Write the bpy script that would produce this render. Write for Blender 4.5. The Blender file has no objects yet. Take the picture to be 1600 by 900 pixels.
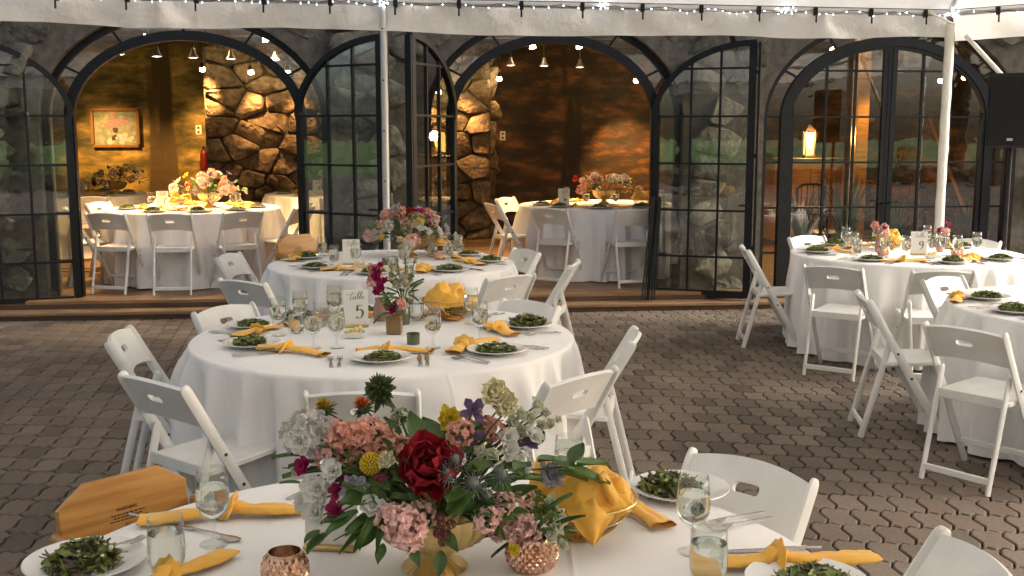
import bpy, bmesh, math, random
from mathutils import Vector, Matrix, noise
sc = bpy.context.scene
col = sc.collection
rad = math.radians
pi = math.pi

# ------------------------------------------------------------------ camera, sky, sun, exposure
cam = bpy.data.cameras.new('camera'); cam.sensor_width = 36; cam.lens = 38.25
cam.clip_start = .05; cam.clip_end = 600
camo = bpy.data.objects.new('camera', cam); col.objects.link(camo)
camo.location = (0, 0, 1.75); camo.rotation_euler = (rad(90 - 8.27), 0, 0)
sc.camera = camo
SUN_EL, SUN_AZ = 32, 88          # azimuth clockwise from +Y (view direction): the light comes from the right
world = bpy.data.worlds.new('World'); sc.world = world; world.use_nodes = True
nt = world.node_tree; bg = nt.nodes['Background']
sky = nt.nodes.new('ShaderNodeTexSky'); sky.sky_type = 'NISHITA'; sky.sun_disc = False
sky.sun_elevation = rad(SUN_EL); sky.sun_rotation = rad(SUN_AZ)
sky.air_density = 0.8; sky.dust_density = 5.0; sky.ozone_density = 0.8
nt.links.new(sky.outputs[0], bg.inputs[0]); bg.inputs[1].default_value = 0.13
sun = bpy.data.lights.new('sun', 'SUN'); sun.energy = 1.5; sun.angle = rad(28); sun.color = (1, .97, .92)
suno = bpy.data.objects.new('sun', sun); col.objects.link(suno)
sd = Vector((math.sin(rad(SUN_AZ)) * math.cos(rad(SUN_EL)), math.cos(rad(SUN_AZ)) * math.cos(rad(SUN_EL)), math.sin(rad(SUN_EL))))
suno.rotation_euler = sd.to_track_quat('Z', 'Y').to_euler()
suno.location = (20, 0, 20)
vs = sc.view_settings; vs.view_transform = 'Standard'; vs.look = 'None'; vs.exposure = 1.66; vs.gamma = 1; vs.use_curve_mapping = False
sc.render.engine = 'CYCLES'
cy = sc.cycles; cy.use_denoising = True; cy.max_bounces = 8; cy.transparent_max_bounces = 24; cy.transmission_bounces = 6
cy.diffuse_bounces = 3; cy.glossy_bounces = 4; cy.sample_clamp_indirect = 6; cy.blur_glossy = .3
LAMP = 1.35                        # scale of the indoor lamps

# ------------------------------------------------------------------ helpers
def T(x, y, z): return Matrix.Translation((x, y, z))
def RZ(a): return Matrix.Rotation(a, 4, 'Z')
def RX(a): return Matrix.Rotation(a, 4, 'X')
def RY(a): return Matrix.Rotation(a, 4, 'Y')
def SC(x, y=None, z=None):
    if y is None: y = z = x
    return Matrix.Diagonal((x, y, z, 1))

class MB:
    def __init__(s): s.v = []; s.f = []
    def add(s, vs_, fs, M=None):
        o = len(s.v)
        if M is None: s.v.extend([tuple(p) for p in vs_])
        else: s.v.extend([tuple(M @ Vector(p)) for p in vs_])
        s.f.extend([tuple(i + o for i in f) for f in fs]); return s
    def merge(s, other, M=None): return s.add(other.v, other.f, M)
    def box(s, c, d, M=None, bev=0):
        hx, hy, hz = d[0] / 2, d[1] / 2, d[2] / 2
        if not bev:
            p = [(c[0] + a * hx, c[1] + b * hy, c[2] + e * hz) for a in (-1, 1) for b in (-1, 1) for e in (-1, 1)]
            return s.add(p, [(0, 1, 3, 2), (4, 6, 7, 5), (0, 4, 5, 1), (2, 3, 7, 6), (0, 2, 6, 4), (1, 5, 7, 3)], M)
        b_ = bev; pts = []
        for a in (-1, 1):
            for b in (-1, 1):
                for e in (-1, 1):
                    pts += [(a * hx, b * (hy - b_), e * (hz - b_)), (a * (hx - b_), b * hy, e * (hz - b_)), (a * (hx - b_), b * (hy - b_), e * hz)]
        v, f = hull(pts)
        return s.add([(c[0] + q[0], c[1] + q[1], c[2] + q[2]) for q in v], f, M)
    def tube(s, pts, r, seg=8, prof=None, up=None, cap=True, M=None, closed=False):
        P = [Vector(p) for p in pts]; n = len(P)
        if not isinstance(r, (list, tuple)): r = [r] * n
        if prof is None: prof = [(math.cos(2 * pi * i / seg), math.sin(2 * pi * i / seg)) for i in range(seg)]
        seg = len(prof); vs_ = []; nrm = None
        for i in range(n):
            if closed: t = P[(i + 1) % n] - P[i - 1]
            else: t = P[min(i + 1, n - 1)] - P[max(i - 1, 0)]
            t.normalize()
            if up is not None: a = Vector(up)
            elif nrm is None: a = Vector((0, 0, 1)) if abs(t.z) < .9 else Vector((0, 1, 0))
            else: a = nrm
            a = a - t * a.dot(t)
            if a.length < 1e-6: a = t.orthogonal()
            a.normalize(); nrm = a; b = t.cross(a)
            vs_ += [P[i] + (b * x + a * y) * r[i] for x, y in prof]
        fs = []
        for i in range(n if closed else n - 1):
            j = (i + 1) % n
            for k in range(seg):
                k2 = (k + 1) % seg
                fs.append((i * seg + k, i * seg + k2, j * seg + k2, j * seg + k))
        if cap and not closed:
            fs.append(tuple(range(seg))[::-1]); fs.append(tuple((n - 1) * seg + k for k in range(seg)))
        return s.add(vs_, fs, M)
    def lathe(s, prof, seg=24, M=None, mod=None, cap=True):
        vs_ = []; n = len(prof)
        for i, (r, z) in enumerate(prof):
            for k in range(seg):
                a = 2 * pi * k / seg; q = r * (mod(a, i) if mod else 1)
                vs_.append((q * math.cos(a), q * math.sin(a), z))
        fs = [(i * seg + k, i * seg + (k + 1) % seg, (i + 1) * seg + (k + 1) % seg, (i + 1) * seg + k) for i in range(n - 1) for k in range(seg)]
        if cap: fs.append(tuple(range(seg))[::-1]); fs.append(tuple((n - 1) * seg + k for k in range(seg)))
        return s.add(vs_, fs, M)
    def prism(s, poly, z0, z1, M=None):
        n = len(poly)
        vs_ = [(x, y, z0) for x, y in poly] + [(x, y, z1) for x, y in poly]
        return s.add(vs_, [tuple(range(n))[::-1], tuple(range(n, 2 * n))] + [(i, (i + 1) % n, n + (i + 1) % n, n + i) for i in range(n)], M)
    def grid(s, fn, nu, nv, M=None):
        vs_ = [fn(i / nu, j / nv) for j in range(nv + 1) for i in range(nu + 1)]
        w = nu + 1
        return s.add(vs_, [(j * w + i, j * w + i + 1, (j + 1) * w + i + 1, (j + 1) * w + i) for j in range(nv) for i in range(nu)], M)
    def mesh(s, name, m, smooth=False):
        me = bpy.data.meshes.new(name); me.from_pydata(s.v, [], s.f); me.materials.append(m)
        if smooth:
            me.polygons.foreach_set('use_smooth', [True] * len(me.polygons))
            if smooth != 'all':
                try: me.set_sharp_from_angle(angle=rad(smooth if smooth is not True else 40))
                except Exception: pass
        me.update(); return me

def hull(pts):
    bm = bmesh.new()
    for p in pts: bm.verts.new(p)
    r = bmesh.ops.convex_hull(bm, input=bm.verts)
    bm.verts.index_update()
    bmesh.ops.dissolve_limit(bm, angle_limit=.02, verts=bm.verts, edges=bm.edges)
    bmesh.ops.recalc_face_normals(bm, faces=bm.faces)
    bm.verts.index_update()
    v = [tuple(x.co) for x in bm.verts]; f = [tuple(x.index for x in q.verts) for q in bm.faces]; bm.free()
    return v, f

def O(name, me, parent=None, M=None):
    o = bpy.data.objects.new(name, me); col.objects.link(o)
    if parent is not None: o.parent = parent
    if M is not None: o.matrix_basis = M
    return o
def tag(o, label, cat=None, group=None):
    o['label'] = label
    if cat: o['category'] = cat
    if group: o['group'] = group
    return o
def struct(o): o['kind'] = 'structure'; return o
def thing(name, label, cat, M=None, group=None):
    return tag(O(name, None, None, M), label, cat, group)
def build(name, parts, label, cat, M, group=None):
    """parts: (name, mesh, matrix, [sub parts])"""
    t = thing(name, label, cat, M, group)
    for p in parts:
        c = O(p[0], p[1], t, p[2] if len(p) > 2 else None)
        if p[0] in ('green_leaves', 'dark_leaves', 'cheese_crumbs', 'butter'): c['kind'] = 'stuff'
        for q in (p[3] if len(p) > 3 else ()): O(q[0], q[1], c, q[2] if len(q) > 2 else None)
    return t

# ------------------------------------------------------------------ materials
def mat(name, c, rough=.5, metal=0, var=0, vscale=8, c2=None, bump=0, bscale=40, bdist=.01, rnd=0, spec=.5, stretch=None, detail=4, sheen=0, transl=0):
    m = bpy.data.materials.new(name); m.use_nodes = True; n = m.node_tree.nodes; l = m.node_tree.links
    b = n['Principled BSDF']; b.inputs['Roughness'].default_value = rough; b.inputs['Metallic'].default_value = metal
    b.inputs['Specular IOR Level'].default_value = spec
    if sheen: b.inputs['Sheen Weight'].default_value = sheen
    c = tuple(c) + (1,)
    tc = n.new('ShaderNodeTexCoord'); mp = n.new('ShaderNodeMapping'); l.new(tc.outputs['Object'], mp.inputs[0])
    if stretch: mp.inputs['Scale'].default_value = stretch
    if rnd:
        oi = n.new('ShaderNodeObjectInfo'); ad = n.new('ShaderNodeVectorMath'); ad.operation = 'ADD'
        ml = n.new('ShaderNodeMath'); ml.operation = 'MULTIPLY'; ml.inputs[1].default_value = 37
        l.new(oi.outputs['Random'], ml.inputs[0]); l.new(mp.outputs[0], ad.inputs[0]); l.new(ml.outputs[0], ad.inputs[1]); vec = ad.outputs[0]
    else: vec = mp.outputs[0]
    out = None
    if var or c2:
        nz = n.new('ShaderNodeTexNoise'); nz.inputs['Scale'].default_value = vscale; nz.inputs['Detail'].default_value = detail
        l.new(vec, nz.inputs['Vector'])
        mx = n.new('ShaderNodeMix'); mx.data_type = 'RGBA'
        rp = n.new('ShaderNodeValToRGB'); rp.color_ramp.elements[0].position = .32; rp.color_ramp.elements[1].position = .68
        l.new(nz.outputs[0], rp.inputs[0]); l.new(rp.outputs[0], mx.inputs[0])
        d = tuple(c2) + (1,) if c2 else tuple(min(1, q * (1 + var)) for q in c[:3]) + (1,)
        mx.inputs[6].default_value = c if c2 else tuple(q * (1 - var) for q in c[:3]) + (1,); mx.inputs[7].default_value = d
        out = mx.outputs[2]
    if rnd:
        hs = n.new('ShaderNodeHueSaturation'); 
        if out: l.new(out, hs.inputs['Color'])
        else: hs.inputs['Color'].default_value = c
        mr = n.new('ShaderNodeMapRange'); mr.inputs[3].default_value = 1 - rnd; mr.inputs[4].default_value = 1 + rnd
        l.new(oi.outputs['Random'], mr.inputs[0]); l.new(mr.outputs[0], hs.inputs['Value']); out = hs.outputs[0]
    if out: l.new(out, b.inputs['Base Color'])
    else: b.inputs['Base Color'].default_value = c
    if bump:
        nb = n.new('ShaderNodeTexNoise'); nb.inputs['Scale'].default_value = bscale; nb.inputs['Detail'].default_value = 5; l.new(vec, nb.inputs['Vector'])
        bp = n.new('ShaderNodeBump'); bp.inputs['Strength'].default_value = bump; bp.inputs['Distance'].default_value = bdist
        l.new(nb.outputs[0], bp.inputs['Height']); l.new(bp.outputs[0], b.inputs['Normal'])
    if transl:
        tr = n.new('ShaderNodeBsdfTranslucent'); ms = n.new('ShaderNodeMixShader'); ms.inputs[0].default_value = transl
        if out: l.new(out, tr.inputs[0])
        else: tr.inputs[0].default_value = c
        l.new(b.outputs[0], ms.inputs[1]); l.new(tr.outputs[0], ms.inputs[2]); l.new(ms.outputs[0], n['Material Output'].inputs[0])
    return m
def emit(name, c, s):
    m = bpy.data.materials.new(name); m.use_nodes = True; n = m.node_tree.nodes
    b = n['Principled BSDF']; b.inputs['Base Color'].default_value = tuple(c) + (1,)
    b.inputs['Emission Color'].default_value = tuple(c) + (1,); b.inputs['Emission Strength'].default_value = s
    return m
def glass(name, c=(1, 1, 1), ior=1.45, rough=0):
    m = bpy.data.materials.new(name); m.use_nodes = True; n = m.node_tree.nodes; l = m.node_tree.links
    n.remove(n['Principled BSDF']); g = n.new('ShaderNodeBsdfGlass'); g.inputs['Color'].default_value = tuple(c) + (1,)
    g.inputs['IOR'].default_value = ior; g.inputs['Roughness'].default_value = rough
    l.new(g.outputs[0], n['Material Output'].inputs[0]); return m
def pane_mat(name='window_glass', tint=(.93, .95, .92), ior=1.85, wob=.025):
    m = bpy.data.materials.new(name); m.use_nodes = True; n = m.node_tree.nodes; l = m.node_tree.links
    n.remove(n['Principled BSDF'])
    tr = n.new('ShaderNodeBsdfTransparent'); tr.inputs[0].default_value = tuple(tint) + (1,)
    gl = n.new('ShaderNodeBsdfGlossy'); gl.inputs['Roughness'].default_value = 0.004
    lw = n.new('ShaderNodeLayerWeight'); lw.inputs[0].default_value = .5; r0 = ((ior - 1) / (ior + 1)) ** 2     # Schlick reflectance, same from both sides
    pw = n.new('ShaderNodeMath'); pw.operation = 'POWER'; pw.inputs[1].default_value = 5; l.new(lw.outputs['Facing'], pw.inputs[0])
    fr = n.new('ShaderNodeMath'); fr.operation = 'MULTIPLY_ADD'; fr.inputs[1].default_value = 1 - r0; fr.inputs[2].default_value = r0; l.new(pw.outputs[0], fr.inputs[0])
    tc = n.new('ShaderNodeTexCoord'); nz = n.new('ShaderNodeTexNoise'); nz.inputs['Scale'].default_value = 5; nz.inputs['Detail'].default_value = 2
    bp = n.new('ShaderNodeBump'); bp.inputs['Strength'].default_value = wob; bp.inputs['Distance'].default_value = .02
    l.new(tc.outputs['Object'], nz.inputs['Vector']); l.new(nz.outputs[0], bp.inputs['Height']); l.new(bp.outputs[0], gl.inputs['Normal'])
    ms = n.new('ShaderNodeMixShader'); l.new(fr.outputs[0], ms.inputs[0]); l.new(tr.outputs[0], ms.inputs[1]); l.new(gl.outputs[0], ms.inputs[2])
    l.new(ms.outputs[0], n['Material Output'].inputs[0]); return m

m_resin = mat('white_resin', (.7, .69, .64), .4, c2=(.8, .79, .75), vscale=7, detail=8, bump=.04, bscale=90, rnd=.05)
m_cloth = mat('white_tablecloth', (.82, .8, .77), .75, var=.03, vscale=3, bump=.3, bscale=5, bdist=.012, sheen=.2)
def add_creases(m):      # pressed fold lines of the laundered cloth
    n = m.node_tree.nodes; l = m.node_tree.links; bp = [q for q in n if q.type == 'BUMP'][0]; src = bp.inputs['Height'].links[0].from_socket
    tc = n.new('ShaderNodeTexCoord'); sx = n.new('ShaderNodeSeparateXYZ'); l.new(tc.outputs['Object'], sx.inputs[0]); acc = src
    for ax, off in ((0, .13), (1, -.08)):
        a = n.new('ShaderNodeMath'); a.operation = 'ADD'; a.inputs[1].default_value = 10 + off; l.new(sx.outputs[ax], a.inputs[0])
        p = n.new('ShaderNodeMath'); p.operation = 'PINGPONG'; p.inputs[1].default_value = .29; l.new(a.outputs[0], p.inputs[0])
        r = n.new('ShaderNodeMapRange'); r.inputs[1].default_value = 0; r.inputs[2].default_value = .012; r.inputs[3].default_value = .55; r.inputs[4].default_value = 0; l.new(p.outputs[0], r.inputs[0])
        q = n.new('ShaderNodeMath'); q.operation = 'ADD'; l.new(acc, q.inputs[0]); l.new(r.outputs[0], q.inputs[1]); acc = q.outputs[0]
    l.new(acc, bp.inputs['Height'])
add_creases(m_cloth)
m_bolt = mat('dark_bolt', (.02, .02, .02), .4)
m_pine = mat('varnished_wood', (.36, .16, .03), .28, c2=(.54, .28, .075), vscale=3.5, stretch=(1, 11, 14), bump=.03, bscale=30, rnd=.06)
m_iron = mat('black_iron', (.007, .008, .008), .5, var=.3, vscale=10, bump=.08, bscale=30, spec=.3)
m_pane = pane_mat()
m_mortar = mat('mortar', (.1, .085, .062), .9, var=.3, vscale=12, bump=.5, bscale=30)
m_stone = mat('rubble_stone', (.1, .075, .05), .88, c2=(.3, .22, .14), vscale=9, detail=9, bump=1.0, bscale=16, bdist=.06, rnd=.4)
m_gstone = mat('grey_wall_stone', (.065, .06, .042), .88, c2=(.17, .15, .105), vscale=10, detail=9, bump=.8, bscale=14, bdist=.03, rnd=.25)
m_plank = mat('floor_plank', (.2, .105, .045), .38, c2=(.3, .17, .075), vscale=3, stretch=(1, 14, 14), rnd=.22)
m_tread = mat('step_wood', (.17, .1, .05), .5, c2=(.26, .155, .08), vscale=3, stretch=(1, 12, 12), rnd=.1)
m_darkwood = mat('dark_wood', (.05, .026, .012), .5, c2=(.085, .045, .02), vscale=3, stretch=(1, 10, 10), rnd=.2)
m_fabric = mat('tent_fabric', (.84, .82, .76), .5, var=.05, vscale=3, bump=.9, bscale=3.2, bdist=.07, transl=.3)
m_alu = mat('aluminium', (.6, .6, .6), .35, metal=.8, bump=.03)
m_sleeve = mat('white_pole_sleeve', (.78, .75, .66), .6, var=.05, bump=.5, bscale=26)
m_black = mat('black_plastic', (.008, .008, .009), .55, bump=.15, bscale=200, spec=.3)
m_grille = mat('black_grille', (.01, .01, .01), .7, bump=.5, bscale=300, spec=.25)
m_china = mat('white_china', (.8, .78, .74), .12, spec=.5)
m_nap = mat('yellow_napkin', (.83, .42, .045), .8, c2=(.88, .48, .07), vscale=6, bump=.35, bscale=45, bdist=.006, rnd=.05, sheen=.2)
m_steel = mat('cutlery_steel', (.42, .4, .37), .24, metal=1)
m_glass = pane_mat('drinking_glass', (.95, .965, .945), 1.65, 0)
m_water = glass('water', (1, 1, 1), 1.33)
m_gold = mat('brushed_gold', (.62, .47, .22), .3, metal=.9, c2=(.5, .36, .14), vscale=20, bump=.1, bscale=60)
m_wire = mat('gold_wire', (.6, .42, .16), .3, metal=1)
m_votive = mat('bronze_mercury_glass', (.5, .26, .16), .2, metal=.95, c2=(.75, .5, .36), vscale=70, bump=.1, bscale=90)
m_card = mat('white_card', (.78, .76, .69), .6)
m_ink = mat('gold_ink', (.17, .14, .07), .4, metal=.3)
m_butter = mat('butter', (.84, .66, .26), .45)
# ------------------------------------------------------------------ the ground
g = MB(); g.add([(-150, -150, -.035), (150, -150, -.035), (150, 150, -.035), (-150, 150, -.035)], [(0, 1, 2, 3)])
m_lawn = mat('lawn', (.06, .12, .02), .9, c2=(.11, .18, .035), vscale=.6, bump=.6, bscale=60)
struct(O('lawn', g.mesh('lawn', m_lawn)))
g = MB(); g.add([(-32, -11.6, -.022), (32, -11.6, -.022), (32, 10, -.022), (-32, 10, -.022)], [(0, 1, 2, 3)]); struct(O('terrace', g.mesh('terrace', mat('terrace_gravel', (.13, .11, .09), .9, var=.3, vscale=3, bump=.5, bscale=80))))
# paving: zigzag interlocking pavers in running bond
m_sand = mat('joint_sand', (.02, .016, .012), .95, var=.3, vscale=40)
FY = lambda x: 10.75 + .1 * x             # building front
g = MB(); g.add([(-9, -2.5, -.015), (9, -2.5, -.015), (9, FY(9) + .2, -.012), (-9, FY(-9) + .2, -.015)], [(0, 1, 2, 3)])
pavement = struct(O('pavement', g.mesh('pavement', m_sand)))
def paver_mat():
    m = bpy.data.materials.new('concrete_paver'); m.use_nodes = True; n = m.node_tree.nodes; l = m.node_tree.links; b = n['Principled BSDF']
    b.inputs['Roughness'].default_value = .7; b.inputs['Specular IOR Level'].default_value = .35
    at = n.new('ShaderNodeAttribute'); at.attribute_name = 'tone'; oi = n.new('ShaderNodeObjectInfo')
    a = n.new('ShaderNodeMath'); a.operation = 'ADD'; l.new(at.outputs['Fac'], a.inputs[0]); l.new(oi.outputs['Random'], a.inputs[1])
    fr = n.new('ShaderNodeMath'); fr.operation = 'FRACT'; l.new(a.outputs[0], fr.inputs[0])
    rp = n.new('ShaderNodeValToRGB'); e = rp.color_ramp.elements
    e[0].color = (.135, .105, .08, 1); e[1].color = (.28, .222, .172, 1)
    for p, c in ((.3, (.215, .168, .128, 1)), (.6, (.245, .193, .148, 1)), (.8, (.21, .153, .112, 1))): q = e.new(p); q.color = c
    l.new(fr.outputs[0], rp.inputs[0])
    geo = n.new('ShaderNodeNewGeometry'); nz = n.new('ShaderNodeTexNoise'); nz.inputs['Scale'].default_value = 55; nz.inputs['Detail'].default_value = 5
    l.new(geo.outputs['Position'], nz.inputs['Vector'])
    n2 = n.new('ShaderNodeTexNoise'); n2.inputs['Scale'].default_value = 1.1; n2.inputs['Detail'].default_value = 4; l.new(geo.outputs['Position'], n2.inputs['Vector'])
    mr = n.new('ShaderNodeMapRange'); mr.inputs[3].default_value = .6; mr.inputs[4].default_value = 1.35; l.new(nz.outputs[0], mr.inputs[0])
    m2 = n.new('ShaderNodeMapRange'); m2.inputs[1].default_value = .3; m2.inputs[2].default_value = .7; m2.inputs[3].default_value = .56; m2.inputs[4].default_value = .84; l.new(n2.outputs[0], m2.inputs[0])
    mm = n.new('ShaderNodeMath'); mm.operation = 'MULTIPLY'; l.new(mr.outputs[0], mm.inputs[0]); l.new(m2.outputs[0], mm.inputs[1])
    hs = n.new('ShaderNodeHueSaturation'); l.new(rp.outputs[0], hs.inputs['Color']); l.new(mm.outputs[0], hs.inputs['Value']); l.new(hs.outputs[0], b.inputs['Base Color'])
    bp = n.new('ShaderNodeBump'); bp.inputs['Strength'].default_value = .5; bp.inputs['Distance'].default_value = .004; l.new(nz.outputs[0], bp.inputs['Height']); l.new(bp.outputs[0], b.inputs['Normal'])
    return m
m_paver = paver_mat()
PL, PW, GA = .136, .206, -.14
def paver_outline():
    a, b, o = .01, .015, []
    bot = [(0, 0), (PL / 8, a), (3 * PL / 8, -a), (5 * PL / 8, a), (7 * PL / 8, -a)]
    rgt = [(PL, 0), (PL + b, PW * .28), (PL - b, PW * .72)]
    o = bot + rgt + [(x, y + PW) for x, y in [(PL, 0)] + bot[:0:-1]] + [(x - PL, y) for x, y in [(PL, PW)] + rgt[:0:-1]]
    return [(x - PL / 2, y - PW / 2) for x, y in o]
def paver_mb(gap=.005):
    o = paver_outline(); n = len(o); v = []
    for ins, z in ((gap + .005, 0), (gap, -.005), (gap, -.014)):
        for x, y in o: v.append((x * (1 - 2 * ins / PL), y * (1 - 2 * ins / PW), z))
    m = MB(); m.add(v, [tuple(range(n))] + [(i, (i + 1) % n, (i + 1) % n + n, i + n)[::-1] for i in range(n)] + [(i + n, (i + 1) % n + n, (i + 1) % n + 2 * n, i + 2 * n)[::-1] for i in range(n)])
    return m
pv = paver_mb(); pv_mesh = pv.mesh('paver', m_paver)
rp_ = random.Random(3); Mg = RZ(GA); cand = []
CT, ST = math.cos(rad(8.27)), math.sin(rad(8.27))
def view(p):
    d = p[1] * CT - (p[2] - 1.75) * ST; u = p[1] * ST + (p[2] - 1.75) * CT
    return (800 + 1700 * p[0] / d, 450 - 1700 * u / d) if d > .2 else (-999, -999)
TABLES = {'0': (-.17, 2.2), '5': (-.62, 5.2), '8': (-.9, 8.12), '9': (3.2, 8.75), '10': (3.43, 6.05)}
for j in range(-26, 68):
    for i in range(-70, 70):
        p = Mg @ Vector((i * PL + (j % 2) * PL / 2, j * PW, 0))
        if abs(p.x) < 7.2 and -2.3 < p.y < FY(p.x) + .02: cand.append(p)
def vis_rank(p):
    u, v = view(p)
    if not (-20 < u < 1620 and v < 920): return 99
    if any((p.x - c[0]) ** 2 + (p.y - c[1]) ** 2 < 1.0 for c in TABLES.values()): return 99
    if u > 380 and u < 900 and v > 560: return 50 + p.y
    return p.y
order = sorted(range(len(cand)), key=lambda k: vis_rank(cand[k])); near = set(order[:300])
pm_, tones = MB(), []
for k, p in enumerate(cand):
    M = T(p.x, p.y, rp_.uniform(-.0015, .0015)) @ Mg @ RX(rp_.uniform(-.012, .012)) @ RY(rp_.uniform(-.008, .008)) @ RZ(rp_.uniform(-.012, .012) + (pi if rp_.random() < .5 else 0))
    if k in near: O('paver', pv_mesh, pavement, M)
    else: pm_.merge(pv, M); tones += [rp_.random()] * len(pv.v)
me = pm_.mesh('paver_field', m_paver)
at_ = me.attributes.new('tone', 'FLOAT', 'POINT'); at_.data.foreach_set('value', tones)
o = O('paver_field', me, pavement); o['kind'] = 'stuff'; o['label'] = 'farther brown zigzag pavers of the courtyard'

# ------------------------------------------------------------------ the building
BM = T(0, 10.75, 0) @ RZ(math.atan(.1))      # local frame: x along the front, y into the hall
def rubble(x0, x1, z0, z1, n, asp, seed, keep=None, relief=.05, gap=.012):
    """irregular stones: voronoi cells of jittered points, each an uneven pillow"""
    r = random.Random(seed); P = []
    tries = 0
    mind = math.sqrt((x1 - x0) * (z1 - z0) * asp / n) * .72
    while len(P) < n and tries < 20000:
        tries += 1; q = (r.uniform(x0, x1), r.uniform(z0, z1) * 1.0)
        if all((q[0] - p[0]) ** 2 + ((q[1] - p[1]) * asp) ** 2 > mind ** 2 for p in P): P.append(q)
    out = []
    for i, p in enumerate(P):
        poly = [(x0, z0), (x1, z0), (x1, z1), (x0, z1)]
        for j, q in enumerate(P):
            if i == j or abs(q[0] - p[0]) > 4 * mind or abs(q[1] - p[1]) * asp > 4 * mind: continue
            nx, nz = (q[0] - p[0]), (q[1] - p[1]) * asp * asp
            mx, mz = (q[0] + p[0]) / 2, (q[1] + p[1]) / 2
            new = []
            for k in range(len(poly)):
                a, b = poly[k], poly[(k + 1) % len(poly)]
                da = (a[0] - mx) * nx + (a[1] - mz) * nz; db = (b[0] - mx) * nx + (b[1] - mz) * nz
                if da <= 0: new.append(a)
                if da * db < 0:
                    t = da / (da - db); new.append((a[0] + (b[0] - a[0]) * t, a[1] + (b[1] - a[1]) * t))
            poly = new
            if not poly: break
        if len(poly) < 3: continue
        cx = sum(a[0] for a in poly) / len(poly); cz = sum(a[1] for a in poly) / len(poly)
        # round the corners: cut every corner
        pr = []
        for k in range(len(poly)):
            a, b, c = poly[k - 1], poly[k], poly[(k + 1) % len(poly)]
            pr += [(b[0] + (a[0] - b[0]) * .13, b[1] + (a[1] - b[1]) * .13), (b[0] + (c[0] - b[0]) * .13, b[1] + (c[1] - b[1]) * .13)]
        if keep and not all(keep(*a) for a in pr + [(cx, cz)]): continue
        sz = min(max(a[0] for a in pr) - min(a[0] for a in pr), max(a[1] for a in pr) - min(a[1] for a in pr))
        if sz < .05: continue
        tx, tz = r.uniform(-.22, .22), r.uniform(-.3, .3)
        def ring(f, y, jit): return [((a[0] - cx) * f + r.uniform(-jit, jit), y + r.uniform(-jit, jit) + (tx * (a[0] - cx) + tz * (a[1] - cz)) * (1 if y < 0 else 0), (a[1] - cz) * f + r.uniform(-jit, jit)) for a in pr]
        f0 = 1 - 2 * gap / sz; n_ = len(pr); h = relief * r.uniform(.5, 1.5)
        v = ring(f0, .01, 0) + ring(f0 * .99, -h * .7, .012) + ring(f0 * .86, -h * 1.0, .02) + [(0, -h * r.uniform(.9, 1.2), 0)]
        fs = []
        for t in range(2):
            fs += [(t * n_ + k, t * n_ + (k + 1) % n_, (t + 1) * n_ + (k + 1) % n_, (t + 1) * n_ + k) for k in range(n_)]
        fs += [(2 * n_ + k, 2 * n_ + (k + 1) % n_, 3 * n_) for k in range(n_)]
        m = MB(); m.add(v, fs); out.append(((cx, cz), m))
    return out

UNITS = [(-3.12, 1.05), (.43, .99), (3.87, 1.05)]     # centre and half width of each door opening
SP, RI, SIDE = 1.86, .74, .29                            # springing height, rise, side light width
def arch(x, a, b): return SP + b * math.sqrt(max(0, 1 - (x / a) ** 2))
def in_open(x, z, grow=0):
    for c, w in UNITS:
        a = w + SIDE + grow; 
        if abs(x - c) < a and z < arch(x - c, a, RI + SIDE - .03 + grow): return True
    return False
# front wall with its three arched openings
WT, WALLTOP = .42, 3.5
wb = MB()
def wall_strip(x0, z0a, x1, z0b):
    v = [(x0, 0, z0a), (x1, 0, z0b), (x1, 0, WALLTOP), (x0, 0, WALLTOP), (x0, WT, z0a), (x1, WT, z0b), (x1, WT, WALLTOP), (x0, WT, WALLTOP)]
    wb.add(v, [(0, 1, 2, 3), (5, 4, 7, 6), (1, 0, 4, 5), (3, 2, 6, 7)])
edges = [-8.0]
for c, w in UNITS:
    a = w + SIDE
    wall_strip(edges[-1], 0, c - a, 0)
    wb.add([(c - a, 0, 0), (c - a, WT, 0), (c - a, WT, SP), (c - a, 0, SP)], [(0, 1, 2, 3)])
    wb.add([(c + a, 0, 0), (c + a, WT, 0), (c + a, WT, SP), (c + a, 0, SP)], [(3, 2, 1, 0)])
    xs = [c - a * math.cos(pi * k / 24) for k in range(25)]
    for k in range(24): wall_strip(xs[k], arch(xs[k] - c, a, RI + SIDE - .03), xs[k + 1], arch(xs[k + 1] - c, a, RI + SIDE - .03))
    edges.append(c + a)
wall_strip(edges[-1], 0, 9.0, 0)
front = O('stone_front_wall', wb.mesh('front_wall', m_mortar), None, BM)
tag(front, 'rubble stone front wall of the hall with three arched openings', 'wall')
for (c, m) in rubble(-6.2, 8.2, 0, 3.25, 560, 1.5, 5, keep=lambda x, z: not in_open(x, z, .02), relief=.045):
    O('stone', m.mesh('stone', m_gstone, 60), front, T(c[0], 0, c[1]))

# floor of the hall: planks, and the wooden step at the doors
FZ = .15
fl = MB(); fl.box((.5, 3.25, FZ - .09), (17, 6.9, .12)); hall_floor = struct(O('hall_floor', fl.mesh('subfloor', m_darkwood), None, BM))
rr = random.Random(11)
for k in range(52):
    y = -.12 + .128 * k; x = -7.8 + rr.uniform(-1.5, 0)
    while x < 8:
        L = rr.choice((2.4, 3.2, 4.0)); 
        key = 'plank%.1f' % L
        if key not in bpy.data.meshes:
            b = MB(); b.box((0, 0, 0), (L - .003, .125, .03), None, .0015); b.mesh(key, m_plank)
        if x + L < 8.3 and x > -8.0: O('plank', bpy.data.meshes[key], hall_floor, T(x + L / 2, y, FZ - .0152 + rr.uniform(-.0006, .0006)))
        x += L
b = MB(); b.box((0, 0, 0), (15.2, .2, .035), None, .006); step = O('wooden_step', b.mesh('step_tread', m_tread), None, BM @ T(.4, -.31, .06))
tag(step, 'long low wooden step along the foot of the glass doors', 'step')
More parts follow.
